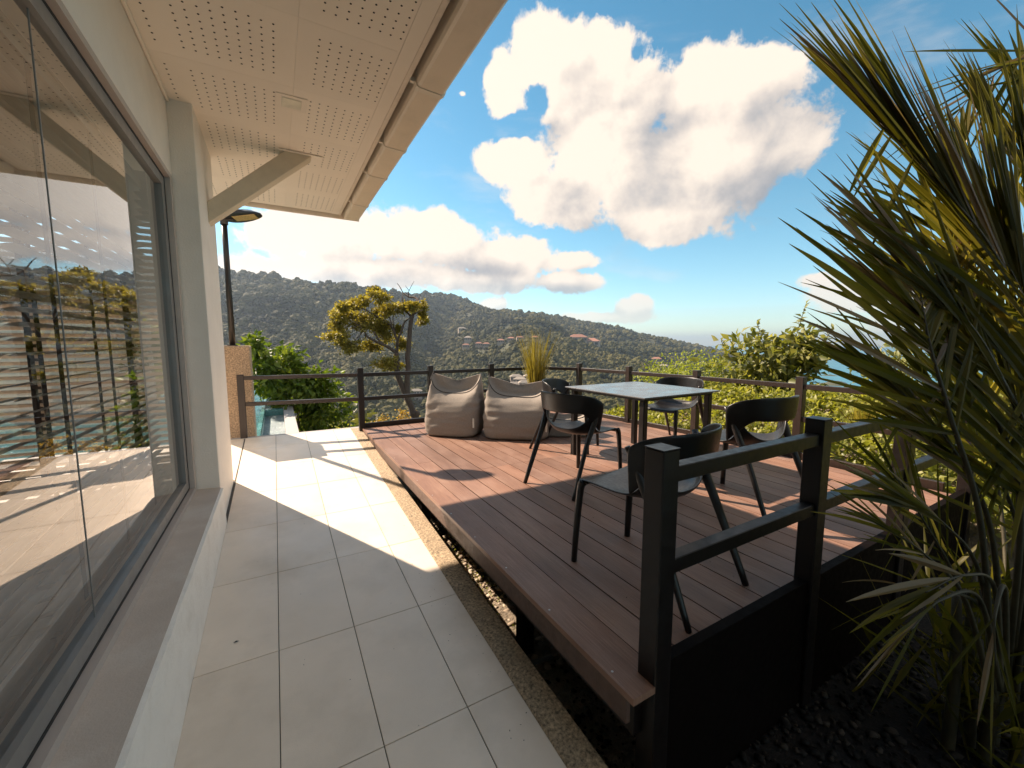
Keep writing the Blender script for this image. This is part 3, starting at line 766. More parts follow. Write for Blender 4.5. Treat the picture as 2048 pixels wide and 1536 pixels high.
blind('lowered blind at the far end of the room, seen through the long window', (-.80, 4.40, 0), R(90), 3.9, .66, 2.60, .052, -34)

# ------------------------------------------------------------------ deck
ZD = .45
deck = thing('deck', 'raised terrace deck of red-brown composite boards', 'deck', (1.0, .9, ZD))
def D_(o): o.parent = deck; o.location = (-1.0, -.9, -ZD); return o
def far_edge(x): return 5.93 if x < 4.0 else 5.93-(x-4.0)*1.25
BW = .1562; nb = 23; x0 = DX0
def board(xa, xb, ya, yb0, yb1, first=False):
    e = .006; pr = [(xa, ZD), (xb, ZD), (xb, ZD-.0035), (xb-e, ZD-.006), (xb-e, ZD-.026), (xa+e, ZD-.026), (xa+e, ZD-.006), (xa, ZD-.0035)]
    if first: pr = [(xa, ZD), (xb, ZD), (xb, ZD-.0035), (xb-e, ZD-.006), (xb-e, ZD-.026), (xa, ZD-.026)]
    n = len(pr); ye = lambda x: yb0+(yb1-yb0)*(x-xa)/(xb-xa)
    v = [(x, ya, z) for x, z in pr]+[(x, ye(x), z) for x, z in pr]
    dz = rng.normal()*.0006; v = [(a-(xa+xb)/2, b-3, c+dz) for a, b, c in v]
    o = MB().add(v, [(i, (i+1) % n, n+(i+1) % n, n+i) for i in range(n)]+[tuple(range(n-1, -1, -1)), tuple(range(n, 2*n))]).obj('board', M['deck'], deck)
    o.location = ((xa+xb)/2-1.0, 3-.9, -ZD); return o
JY = 3.43
for k in range(nb):
    a = x0+k*BW; b = a+BW-.008
    if k == 0: b = a+.178-.008
    if k >= 1: a += .018
    if k >= 1: b = a+BW-.008
    b = min(b, 4.63)
    jy = JY if 2 <= k else 3.9
    board(a, b, .895 if k == 0 else .9635, jy-.001, jy-.001, k == 0); board(a, b, jy+.001, far_edge(a), far_edge(b), k == 0)
for k in range(nb-1):                     # black strip down in every gap, standing in for its shade
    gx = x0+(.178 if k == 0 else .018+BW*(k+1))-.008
    D_(MB().box((gx-.004, .97, ZD-.022), (gx+.010, min(far_edge(gx+.02), 5.9)-.02, ZD-.0065)).obj('gap_shade_strip', M['gap']))
for k in range(13):                       # screw heads along the outer board
    y = 1.02+k*.40; D_(MB().cyl((x0+.022, y, ZD-.0005), .0048, .0014, 10).obj('screw', M['screw']))
D_(box('side_board', (x0+.004, .93, ZD-.125), (x0+.024, 5.90, ZD-.028), M['deckside'], bevel=.002))
D_(box('side_beam', (1.05, .95, ZD-.22), (1.09, 5.88, ZD-.03), M['steel'], bevel=.002))
for k in range(1, 6): D_(box('joist', (1.095, .95+k*.95, ZD-.16), (4.55, 1.0+k*.95, ZD-.03), M['steel']))
D_(box('front_beam', (1.17, .913, ZD-.64), (4.6, .957, ZD+.05), M['fascia'], bevel=.002))
for y in (1.9, 3.8, 5.7): D_(box('stump', (1.16, y, -.5), (1.24, y+.08, ZD-.16), M['steel']))

# ------------------------------------------------------------------ railings
def railing(label, pts, m, post=.076, ztop=1.29, zbase=None, rails=(1.196, .86), base=True, p_skip=(), first=True, last=True, zp0=None, w=.05, rh=.05):
    t = thing('railing', label, 'railing', (pts[0][0], pts[0][1], ZD))
    O = Vector((-pts[0][0], -pts[0][1], -ZD))
    for i, (x, y) in enumerate(pts):
        if i in p_skip: continue
        zb = (zbase[i] if zbase else .30)
        o = MB().box((x-post/2, y-post/2, zb), (x+post/2, y+post/2, ztop)).obj('post', m, t, bevel=.004); o.location = O
        o = MB().box((x-post/2-.002, y-post/2-.002, ztop), (x+post/2+.002, y+post/2+.002, ztop+.004)).obj('post_cap', m, t, bevel=.0012); o.location = O
    for (xa, ya), (xb, yb) in zip(pts[:-1], pts[1:]):
        d = Vector((xb-xa, yb-ya, 0)); L = d.length; d.normalize(); nrm = Vector((-d.y, d.x, 0))
        def bar(name, z0, z1, wd, off=0):
            a = Vector((xa, ya, 0))+d*(post/2-.001); b = Vector((xb, yb, 0))-d*(post/2-.001); q = []
            for z in (z0, z1):
                for p, s in ((a, -1), (b, -1), (b, 1), (a, 1)): q.append(p+nrm*(s*wd/2+off)+Vector((0, 0, z)))
            o = MB().add(q, [(0,3,2,1),(4,5,6,7),(0,1,5,4),(1,2,6,5),(2,3,7,6),(3,0,4,7)]).obj(name, m, t, bevel=.003); o.location = O
        for z in rails: bar('rail', z-rh/2, z+rh/2, w)
        if base: bar('base_board', .36, .512, .044)
    return t
railing('near dark railing across the front end of the deck', [(1.128, .935), (2.205, .935), (3.29, .935), (4.62, .935)], M['steel'], base=False, post=.082, zbase=[-.55, -.3, -.3, -.6], w=.052, rh=.056)
railing('far dark railing at the valley end of the deck', [(.99, 5.97), (2.00, 5.98), (3.04, 6.0), (4.0, 6.0)], M['steel'], zbase=[.40, .2, .2, .2], p_skip=(3,))
railing('brown side railing along the hedge side of the deck', [(4.0, 6.0), (4.42, 5.43), (4.52, 4.40), (4.62, 3.34), (4.66, 2.16), (4.66, 1.02)], M['post'], zbase=[.2]*6, p_skip=(0, 5))
railing('short railing closing the walkway between pebble pillar and deck', [(-.415, 6.19), (.99, 5.97)], M['post'], zbase=[.42, .4], base=False, p_skip=(1,), ztop=1.235)

# ------------------------------------------------------------------ pillar, lamp, pool
pil = box('pillar', (-.82, 6.42, -.6), (-.305, 6.84, 1.60), M['pillar'], bevel=.012)
tag(pil, 'pebble-washed pillar carrying the lamp pole', 'pillar')
lamp = thing('street_lamp', 'slim dark lamp pole with flat head standing on the pebble pillar', 'lamp', (-.50, 6.56, 1.60))
MB().tube([(0, 0, 0), (0, 0, .9), (0, 0, 1.585)], [.036, .034, .033], 14).obj('pole', M['lampm'], lamp, smooth=True)
MB().cyl((0, 0, 0), .06, .012, 18).obj('base_plate', M['lampm'], lamp)
MB().cyl((0, 0, 1.55), .045, .07, 14).obj('collar', M['lampm'], lamp)
def lamp_head():
    mb = MB(); n = 26; top = []; bot = []
    for k in range(n):
        a = 2*math.pi*k/n; c_, s_ = math.cos(a), math.sin(a)
        x = .20+.24*c_; y = .15*s_*(1-.25*c_) ; top.append((x, y, 0))
    vs = [(x, y, 0) for x, y, _ in top]+[(x*.96+.008, y*.92, .045-.02*(x > .25)) for x, y, _ in top]+[(.19+(x-.19)*.55, y*.5, .075) for x, y, _ in top]
    vs += [(.20+(x-.20)*.93, y*.9, -.004) for x, y, _ in top]
    fs = [(i+n*a, (i+1) % n+n*a, (i+1) % n+n*(a+1), i+n*(a+1)) for a in range(2) for i in range(n)]+[tuple(range(2*n, 3*n))]
    fs += [(i, i+3*n, (i+1) % n+3*n, (i+1) % n) for i in range(n)]+[tuple(range(4*n-1, 3*n-1, -1))]
    return mb.add(vs, fs)
hd = lamp_head().obj('lamp_head', M['lampm'], lamp); hd.location = (.02, 0, 1.62); hd.rotation_euler = (R(-6), R(-9), R(-20))
le = MB().box((.10, -.075, -.012), (.37, .075, -.005)).obj('lens', M['lens'], hd, bevel=.003)
MB().box((-.06, -.03, -.03), (.10, .03, .03)).obj('arm', M['lampm'], hd, bevel=.01)

pool = thing('swimming_pool', 'long infinity pool with teal mosaic and overflow channel beyond the pillar', 'pool', (-.3, 6.9, .2))
def P_(o): o.parent = pool; o.location = (.3, -6.9, -.2); return o
def prism(name, a, b, m): return P_(box(name, a, b, m, bevel=.004))
prism('pool_wall', (-.335, 6.85, -.6), (-.27, 16.6, .262), M['pooltile'])
prism('pool_wall', (-6.4, 16.6, -.6), (-.27, 16.8, .40), M['pooltile'])
prism('coping', (-6.4, 16.80, .3), (-.2, 17.1, .44), M['plaster'])
prism('coping', (.065, 6.22, -1.2), (.245, 10.2, .245), M['coping'])
prism('coping', (-.268, 9.95, -1.2), (.063, 10.2, .225), M['pooltile'])
prism('coping', (-.30, 6.22, -.6), (.063, 6.60, .24), M['coping'])
P_(MB().add([(-6.4, 6.9, .225), (-.336, 6.9, .225), (-.336, 16.59, .225), (-6.4, 16.59, .225)], [(0, 1, 2, 3)]).obj('pool_water', M['pool']))
P_(MB().add([(-.269, 6.61, .10), (.064, 6.61, .10), (.064, 9.94, .10), (-.269, 9.94, .10)], [(0, 1, 2, 3)]).obj('channel_water', M['froth']))
for k in range(30):                          # mosaic tiles of the overflow wall, far wall
    z0 = .10
    P_(box('mosaic_tile', (-.268, 6.64+k*.11, .12), (-.262, 6.64+k*.11+.104, .25), M['pooltile'], bevel=0))
    P_(box('mosaic_tile', (-.332, 6.9+k*.32, .263), (-.273, 6.9+k*.32+.312, .268), M['pooltile'], bevel=0))
for k in range(14):
    for r_ in range(2): P_(box('mosaic_tile', (-3.2+k*.21, 16.592, .235+r_*.082), (-3.2+k*.21+.2, 16.598, .235+r_*.082+.076), M['pooltile'], bevel=0))
bw = thing('boundary_wall', 'pale wall at the far end of the pool, seen through the long window', 'wall', (-3.4, 12, 0))
for k in range(4):
    for r_ in range(5): MB().box((-1.5+k*.62, 0, -.4+r_*.5), (-1.5+k*.62+.612, .12, -.4+r_*.5+.492)).obj('panel', M['plaster'], bw, bevel=.004)
fl = box('pool_terrace', (-6.4, 4.66, -.6), (-2.51, 6.88, .22), M['coping']); fl['kind'] = 'structure'

# ------------------------------------------------------------------ table and chairs
tb = thing('table', 'square dark outdoor table with thin top in the middle of the deck', 'table', (3.19, 2.96, ZD), R(1.5)); tb.scale = (1.07, 1.07, 1)
MB().box((-.5, -.5, .717), (.5, .5, .730)).obj('table_top', M['tabletop'], tb, bevel=.003)
MB().box((-.455, -.455, .690), (.455, .455, .7165)).obj('under_frame', M['steel'], tb, bevel=.002)
for sx in (-1, 1):
    for sy in (-1, 1): MB().box((sx*.43-.026, sy*.43-.026, 0), (sx*.43+.026, sy*.43+.026, .6895)).obj('leg', M['steel'], tb, bevel=.005)

def chair_meshes():
    def solid(mb_, th, name, sub=2):
        me = mb_.mesh(name); bm = bmesh.new(); bm.from_mesh(me); bmesh.ops.remove_doubles(bm, verts=bm.verts, dist=.0005)
        bmesh.ops.recalc_face_normals(bm, faces=bm.faces); bm.to_mesh(me); bm.free()
        o = bpy.data.objects.new('tmp', me); C.objects.link(o)
        s_ = o.modifiers.new('s', 'SOLIDIFY'); s_.thickness = th*.85; s_.offset = 0
        u = o.modifiers.new('u', 'SUBSURF'); u.levels = sub
        dg = bpy.context.evaluated_depsgraph_get(); out = bpy.data.meshes.new_from_object(o.evaluated_get(dg)); out.name = name
        bpy.data.objects.remove(o); out.shade_smooth(); out.materials.clear(); out.materials.append(M['plastic']); return out
    S = np.linspace(-1, 1, 17)
    # seat: rows front to rear, the last rows scoop up towards the back uprights
    rows = [(.262, .412, .205, 0, 0), (.262, .437, .215, 0, 0), (.235, .449, .226, 0, .002), (.12, .446, .236, 0, .006), (0., .438, .243, .002, .014), (-.10, .434, .250, .012, .040), (-.165, .442, .256, .030, .085), (-.205, .462, .262, .055, .125), (-.228, .492, .266, .075, .150)]
    mb = MB(); vs = []
    for y, z, w, fw, up in rows:
        for s in S:
            a = abs(s); vs.append((w*s*(1-.04*a**6), y+fw*a**2.2, z+up*a**3-.008*(1-a*a)))
    n = len(S); fs = [(i*n+k, i*n+k+1, (i+1)*n+k+1, (i+1)*n+k) for i in range(len(rows)-1) for k in range(n-1)]
    seat = solid(mb.add(vs, fs), .013, 'seat')
    # back: a wide band that wraps round, ends flowing down into the uprights
    mb = MB(); vs = []; T = np.linspace(-1, 1, 29); prof = np.linspace(0, 1, 6)
    for t in T:
        a = abs(t); th = t*R(72)
        hx = .305*math.sin(th)/math.sin(R(72)); yy = -.300+.235*(1-math.cos(th))/(1-math.cos(R(72)))*.86
        ztop = .775-.020*a**2-.050*a**6; zbot = .630+.0*a-.012*(1-a**2)
        # uprights: the bottom edge plunges near the ends
        dn = max(0, (a-.56)/.44); zbot -= .165*dn**1.25
        for p in prof:
            z = zbot+(ztop-zbot)*p; lean = -.10*(z-.63)-.0; inx = 1-.10*max(0, .66-z)/.16
            vs.append((hx*inx+.05*(z-.63)*math.copysign(1, t)*a, yy+lean, z))
    n = len(prof); fs = [(i*n+k, i*n+k+1, (i+1)*n+k+1, (i+1)*n+k) for i in range(len(T)-1) for k in range(n-1)]
    back = solid(mb.add(vs, fs), .014, 'backrest')
    legs = []
    for sx in (-1, 1):
        q = crspline([(sx*.285, -.085, .70), (sx*.262, -.125, .60), (sx*.250, -.165, .50), (sx*.246, -.215, .40), (sx*.252, -.310, .18), (sx*.258, -.385, 0)], 15)
        m1 = MB().tube(q, [.016+.011*min(1, i/5)-.011*max(0, (i-5)/9) for i in range(15)], 10, .8).mesh('leg', True); m1.materials.append(M['plastic']); legs.append(m1)
        q = crspline([(sx*.205, .235, .438), (sx*.213, .248, .40), (sx*.222, .262, .2), (sx*.228, .272, 0)], 10)
        m2 = MB().tube(q, [.028, .026, .0245, .023, .022, .021, .020, .019, .0185, .018], 10, .85).mesh('leg', True); m2.materials.append(M['plastic']); legs.append(m2)
    m3 = MB().tube([(-.20, .235, .425), (.20, .235, .425)], .008, 6).mesh('under_bar'); m3.materials.append(M['plastic'])
    return seat, back, legs, m3
def chair(meshes, label, loc, rz, sc=1.0):
    t = thing('chair', label, 'chair', (*loc, ZD), R(rz), 'black moulded chairs round the table'); t.scale = (sc, sc, sc)
    link_mesh('seat', meshes[0], None, t); link_mesh('backrest', meshes[1], None, t)
    for m_ in meshes[2]: link_mesh('leg', m_, None, t)
    link_mesh('under_bar', meshes[3], None, t); return t
cm = chair_meshes()
chair(cm, 'black chair nearest the viewer, partly behind the front railing post', (1.64, 1.45), 8, 1.04)
chair(cm, 'black chair on the bean bag side of the table with its back to the walkway', (2.23, 2.72), -78, 1.03)
chair(cm, 'black chair at the far left corner of the table beside the bean bags', (2.87, 3.68), -145, 1.0)
chair(cm, 'black chair against the hedge-side railing with light shining on its backrest', (4.02, 3.22), 96, 1.0)
chair(cm, 'black chair pushed up to the near right side of the table behind the railing', (2.98, 1.77), -3, 1.08)

# ------------------------------------------------------------------ bean bags
def beanbag(label, loc, rz, W=.36, D_=.33, H=.74, seed=0, lean=.12, peak=.10, sag=0., tagside=1):
    t = thing('bean_bag', label, 'bean bag', (*loc, ZD), R(rz))
    nu, nv = 72, 40; vs = []; o = Vector((seed*5.1, seed, 2))
    for j in range(nv):
        v = j/(nv-1)
        for i in range(nu):
            a = 2*math.pi*i/nu; ca, sa = math.cos(a), math.sin(a); e = 2/5.0
            sx = math.copysign(abs(ca)**e, ca); sy = math.copysign(abs(sa)**e, sa)
            bulge = 1+.07*math.sin(math.pi*min(1, v*1.15))
            wx = W*bulge*(1-.03*v)*(.90+.10*min(1, v*12)**.5)
            wy = D_*((1-v**5)**.75*(1-.30*v))*(.90+.10*min(1, v*12)**.5)+.004
            x = wx*sx; pk = peak*abs(x/W)**5*v**3
            z = H*(v**.93)+pk-.085*v**3*(1-min(1, abs(x/W))**2)-sag*v*max(0, x/W)
            y = wy*sy+lean*v**2
            p = Vector((x, y, z)); n1 = noise.noise(Vector((x*3, y*3, z*2))+o)
            fold = noise.noise(Vector((x*6+z*7, y*5, z*13-x*4))+o)*.013+noise.noise(Vector((x*13-z*9, y*9, z*24))+o*2)*.005
            corner = (abs(sx)*abs(sy))**3
            fold += noise.noise(Vector((x*2, y*2, z*30))+o)*.012*corner
            q = Vector((sx, sy, .2)).normalized()*(n1*.022+fold)*(1 if v < .97 else .3)
            vs.append(p+q if v > .02 else Vector((p.x+q.x, p.y+q.y, 0)))
    fs = [(j*nu+i, j*nu+(i+1) % nu, (j+1)*nu+(i+1) % nu, (j+1)*nu+i) for j in range(nv-1) for i in range(nu)]
    fs.append(tuple(range(nu-1, -1, -1))); fs.append(tuple((nv-1)*nu+i for i in range(nu)))
    me = MB().add(vs, fs).mesh('body', True); me.materials.append(M['canvas'])
    ob = link_mesh('body', me, None, t); ss = ob.modifiers.new('s', 'SUBSURF'); ss.levels = ss.render_levels = 1
    top = [vs[(nv-1)*nu+i] for i in range(nu)]
    half = top[:nu//2+1]; MB().tube([p+Vector((0, -.002, .004)) for p in half], .0055, 6).obj('piping', M['piping'], t, smooth=True)
    # piping down the front edge of the sloping top and the side seams
    jj = int(nv*.90); row = [vs[jj*nu+i] for i in range(nu)]
    front = [p+Vector((0, -.004, .004)) for i, p in enumerate(row) if i > nu*.5-1 and i <= nu-1]
    pts = [vs[(nv-1)*nu+nu//2]]+front[2:-2]+[vs[(nv-1)*nu]]
    MB().tube(crspline(pts, 60), .005, 6).obj('piping', M['piping'], t, smooth=True)
    k = int(nu*.875) if tagside > 0 else int(nu*.66)
    p = vs[int(nv*.28)*nu+k]; MB().box((-.004, -.006, -.07), (.018, -.003, .05)).obj('cloth_tag', M['white'], t).location = p+Vector((0, -.008, 0))
    return t
beanbag('grey bean bag chair on the left, its corners puffed up', (2.02, 5.03), -42, .345, .31, .64, 1, .08, .19)
beanbag('grey bean bag chair on the right, its top sloping down behind the chair', (2.66, 4.50), -36, .40, .34, .61, 2, .10, .19, .05)
beanbag('low slumped grey bean bag behind the chairs', (3.25, 4.30), -30, .32, .28, .27, 3, .02, .02)

# ------------------------------------------------------------------ plants
# world-space rachis control points, the two leaflet ranks, count, leaflet length, angles, width
FRONDS = [
    ([(2.407, 0.343, 0.341), (2.393, 0.31, 1.166), (2.308, 0.316, 1.588), (2.078, 0.421, 1.954), (1.924, 0.537, 2.185), (1.821, 0.668, 2.404)], (0.23, 0.1, 0.97), (0.6, 0.22, 0.77), 32, 0.64, 24, 3, 0.034),
    ([(2.589, 0.324, 0.276), (2.646, 0.277, 1.134), (2.641, 0.291, 1.714), (2.547, 0.393, 2.128), (2.477, 0.532, 2.473)], (0.01, 0.22, 0.97), (0.71, 0.15, 0.68), 24, 0.6, 24, 8, 0.036),
    ([(2.21, 0.322, 0.383), (1.999, 0.36, 1.046), (1.815, 0.417, 1.423), (1.773, 0.464, 1.625), (1.785, 0.498, 1.767), (1.834, 0.526, 1.852)], (-0.91, 0.4, -0.09), (0.95, -0.18, 0.26), 13, 0.43, 50, 34, 0.04),
    ([(2.42, 0.315, 0.357), (2.211, 0.302, 1.198), (2.035, 0.378, 1.575), (1.89, 0.463, 1.784), (1.786, 0.567, 1.965)], (-0.55, 0.22, -0.81), (0.25, 0.2, 0.95), 15, 0.44, 22, 6, 0.032),
    ([(2.589, 0.324, 0.276), (2.566, 0.334, 1.231), (2.394, 0.43, 1.695), (2.262, 0.541, 1.996), (2.214, 0.624, 2.175)], (-0.55, 0.22, -0.81), (0.19, 0.23, 0.95), 12, 0.36, 30, 22, 0.038),
    ([(2.411, 0.32, 0.357), (2.208, 0.316, 1.106), (2.031, 0.39, 1.459), (1.912, 0.481, 1.657), (1.857, 0.548, 1.757)], (-0.5, 0.19, -0.84), (-0.11, 0.4, 0.91), 10, 0.4, 18, 5, 0.03),
    ([(2.604, 0.309, 0.215), (2.881, 0.177, 1.425), (2.879, 0.292, 2.395), (2.729, 0.447, 2.778), (2.654, 0.537, 2.782), (2.588, 0.632, 2.681), (2.543, 0.679, 2.571)], (-0.4, 0.12, -0.91), (0.45, 0.06, 0.89), 9, 0.3, 50, 25, 0.026),
    ([(2.543, 0.301, 0.248), (2.497, 0.306, 1.15), (2.406, 0.352, 1.584), (2.314, 0.448, 1.948), (2.29, 0.552, 2.222)], (-0.42, 0.34, 0.84), (0.95, -0.19, 0.25), 16, 0.66, 28, 10, 0.036),
    ([(2.383, 0.329, 0.299), (2.046, 0.357, 0.859), (1.784, 0.394, 1.082), (1.6, 0.441, 1.182)], (-0.2, 0.23, 0.95), (0.32, -0.19, -0.93), 4, 0.3, 12, 6, 0.034),
    ([(2.282, 0.33, 0.304), (1.926, 0.361, 0.805), (1.698, 0.41, 0.999), (1.545, 0.464, 1.108)], (-0.2, 0.23, 0.95), (0.25, -0.14, -0.96), 4, 0.26, 14, 6, 0.016),
    ([(2.29, 0.325, 0.304), (2.054, 0.336, 0.723), (1.801, 0.382, 0.868), (1.613, 0.437, 0.913)], (-0.2, 0.23, 0.95), (0.08, -0.05, -1.0), 2, 0.28, 10, 5, 0.01),
    ([(2.234, 0.309, 0.383), (2.013, 0.315, 0.838), (1.787, 0.341, 0.943), (1.611, 0.381, 0.921)], (-0.4, 0.33, 0.85), (0.08, -0.05, -1.0), 3, 0.3, 12, 6, 0.045),
    ([(2.234, 0.309, 0.383), (1.969, 0.337, 0.805), (1.717, 0.372, 0.867), (1.568, 0.393, 0.811)], (-0.4, 0.33, 0.85), (0.08, -0.05, -1.0), 3, 0.25, 12, 6, 0.024),
    ([(2.25, 0.299, 0.383), (2.042, 0.299, 0.838), (1.905, 0.292, 0.802), (1.852, 0.271, 0.67)], (-0.87, 0.5, -0.0), (0.91, -0.41, -0.01), 3, 0.24, 20, 10, 0.022),
    ([(2.421, 0.328, 0.282), (2.164, 0.358, 0.953), (1.978, 0.419, 1.255), (1.829, 0.504, 1.442), (1.744, 0.587, 1.548)], (-0.56, 0.23, -0.8), (-0.12, 0.41, 0.9), 10, 0.34, 16, 6, 0.03),
    ([(2.512, 0.356, 0.173), (2.197, 0.427, 0.717), (1.986, 0.504, 1.029), (1.862, 0.56, 1.2)], (-0.84, 0.5, 0.2), (0.81, -0.17, 0.57), 9, 0.34, 34, 12, 0.024),
    ([(2.432, 0.297, 0.26), (2.335, 0.3, 0.802), (2.211, 0.352, 1.129), (2.07, 0.422, 1.33), (2.013, 0.505, 1.464)], (-0.87, 0.5, -0.0), (0.81, -0.17, 0.57), 12, 0.5, 36, 16, 0.036),
    ([(2.359, 0.233, 0.347), (2.325, 0.227, 1.113), (2.22, 0.278, 1.526), (2.147, 0.35, 1.788), (2.148, 0.432, 1.996)], (-0.81, 0.5, 0.31), (0.81, -0.17, 0.57), 18, 0.62, 28, 10, 0.04),
    ([(2.674, 0.264, 0.173), (2.944, 0.262, 0.979), (3.058, 0.366, 1.921), (3.092, 0.469, 2.467), (3.091, 0.568, 2.812)], (-0.73, 0.48, 0.48), (0.81, -0.17, 0.57), 18, 0.62, 34, 14, 0.04),
    ([(2.848, 0.375, -0.0), (3.186, 0.483, 0.59), (3.298, 0.598, 1.127), (3.371, 0.716, 1.494), (3.334, 0.828, 1.775)], (-0.84, 0.5, 0.22), (0.92, -0.26, 0.29), 16, 0.62, 44, 20, 0.042),
    ([(2.948, 0.318, -0.0), (3.183, 0.375, 0.641), (3.33, 0.476, 1.227), (3.26, 0.561, 1.609), (3.215, 0.675, 1.869)], (-0.86, 0.47, -0.22), (0.92, -0.26, 0.29), 16, 0.64, 48, 22, 0.042),
    ([(2.312, 0.26, 0.347), (2.238, 0.246, 0.859), (2.161, 0.275, 1.214), (2.115, 0.327, 1.427), (2.127, 0.395, 1.572)], (-0.84, 0.5, 0.22), (0.92, -0.26, 0.29), 14, 0.5, 34, 14, 0.04),
]
YT_BR=[
  ( [(3.97, 13.64, -0.95), (3.94, 13.67, -0.81), (3.85, 13.77, -0.42), (3.69, 13.92, 0.08), (3.56, 14.05, 0.57), (3.55, 14.14, 1.28)] , 0.14 , 0.085 ),
  ( [(3.55, 14.14, 1.28), (3.57, 14.03, 1.63), (3.63, 13.89, 1.91), (3.74, 13.73, 2.29), (3.83, 13.56, 2.42)] , 0.055 , 0.02 ),
  ( [(3.83, 13.8, -0.21), (3.81, 13.87, 0.22), (3.86, 13.9, 0.75), (3.89, 13.94, 1.28), (3.99, 13.97, 1.99), (4.06, 13.99, 2.52)] , 0.1 , 0.07 ),
  ( [(4.06, 13.99, 2.52), (4.27, 14.05, 2.81), (4.35, 14.17, 3.07), (4.31, 14.35, 3.19), (4.14, 14.59, 3.24), (4.02, 14.81, 3.4), (3.88, 15.08, 3.75)] , 0.06 , 0.01 ),
  ( [(4.06, 13.99, 2.52), (3.92, 14.24, 2.74), (3.88, 14.44, 3.07), (3.96, 14.57, 3.37)] , 0.035 , 0.01 ),
  ( [(4.01, 14.11, 3.19), (4.0, 13.99, 3.39), (4.13, 13.81, 3.67)] , 0.018 , 0.006 ),
  ( [(4.03, 14.12, 3.4), (3.9, 14.07, 3.56)] , 0.012 , 0.005 ),
  ( [(4.28, 13.93, 3.05), (4.42, 14.02, 3.31), (4.45, 14.16, 3.49)] , 0.015 , 0.005 ),
  ( [(3.55, 14.14, 1.28), (3.27, 14.18, 1.49), (2.92, 14.27, 1.67), (2.63, 14.31, 1.84), (2.53, 14.26, 2.01), (2.26, 14.31, 2.31)] , 0.06 , 0.015 ),
  ( [(3.3, 14.31, 1.49), (3.07, 14.32, 1.67), (2.82, 14.37, 2.05), (2.6, 14.39, 2.32), (2.18, 14.47, 2.08)] , 0.04 , 0.012 ),
  ( [(3.6, 14.17, 1.74), (3.46, 14.44, 2.2), (3.07, 14.84, 2.53), (2.63, 15.27, 2.87), (2.38, 15.57, 2.99)] , 0.045 , 0.012 ),
  ( [(3.46, 14.3, 2.16), (3.41, 14.5, 2.52), (3.27, 14.76, 2.86), (3.19, 14.99, 3.16)] , 0.03 , 0.01 ),
  ( [(3.6, 14.15, 1.63), (3.53, 14.42, 2.35), (3.64, 14.54, 2.71)] , 0.03 , 0.01 ),
  ( [(3.55, 14.14, 1.28), (3.55, 14.03, 1.49), (3.65, 13.85, 1.63)] , 0.02 , 0.01 ),
  ( [(3.6, 14.05, 0.75), (3.4, 14.05, 0.93), (3.19, 14.04, 1.01)] , 0.02 , 0.008 ),
  ( [(2.97, 14.52, 1.67), (3.07, 14.55, 1.28), (3.06, 14.68, 1.13)] , 0.012 , 0.006 ),
  ( [(2.36, 14.95, 2.34), (1.96, 15.28, 2.06), (1.68, 15.56, 1.88)] , 0.015 , 0.006 ),
  ( [(2.62, 14.76, 2.02), (2.35, 15.02, 1.7), (2.17, 15.24, 1.49)] , 0.014 , 0.006 ),
  ( [(4.06, 13.99, 2.52), (4.28, 13.75, 2.69), (4.34, 13.58, 2.71)] , 0.02 , 0.008 ),
]
YT_CL=[
  ( (1.85, 14.82, 2.43) , 0.28 , 0.32 ),
  ( (2.16, 15.15, 2.52) , 0.32 , 0.28 ),
  ( (2.54, 14.64, 2.4) , 0.39 , 0.32 ),
  ( (2.97, 14.76, 2.24) , 0.39 , 0.32 ),
  ( (3.27, 14.58, 1.96) , 0.32 , 0.28 ),
  ( (1.64, 14.6, 1.87) , 0.32 , 0.16 ),
  ( (2.03, 14.25, 1.5) , 0.32 , 0.21 ),
  ( (2.53, 15.47, 2.99) , 0.32 , 0.18 ),
  ( (2.64, 14.48, 3.01) , 0.21 , 0.18 ),
  ( (3.03, 14.23, 3.18) , 0.27 , 0.21 ),
  ( (3.15, 15.43, 3.45) , 0.14 , 0.12 ),
  ( (3.51, 14.29, 2.8) , 0.32 , 0.21 ),
  ( (3.32, 14.99, 2.69) , 0.21 , 0.18 ),
  ( (3.88, 14.09, 2.8) , 0.21 , 0.18 ),
  ( (2.94, 14.74, 1.49) , 0.32 , 0.18 ),
  ( (3.13, 13.78, 0.98) , 0.28 , 0.27 ),
  ( (3.59, 14.28, 0.81) , 0.18 , 0.14 ),
  ( (3.85, 14.61, 1.63) , 0.2 , 0.23 ),
  ( (4.39, 13.87, 2.73) , 0.14 , 0.28 ),
  ( (4.47, 14.13, 2.36) , 0.16 , 0.12 ),
  ( (3.67, 14.44, 2.06) , 0.14 , 0.14 ),
  ( (3.93, 13.39, 2.78) , 0.14 , 0.14 ),
  ( (2.34, 15.42, 2.72) , 0.25 , 0.18 ),
  ( (1.84, 15.37, 2.13) , 0.21 , 0.18 ),
  ( (1.89, 14.83, 1.77) , 0.14 , 0.14 ),
  ( (1.95, 14.47, 2.75) , 0.18 , 0.14 ),
]
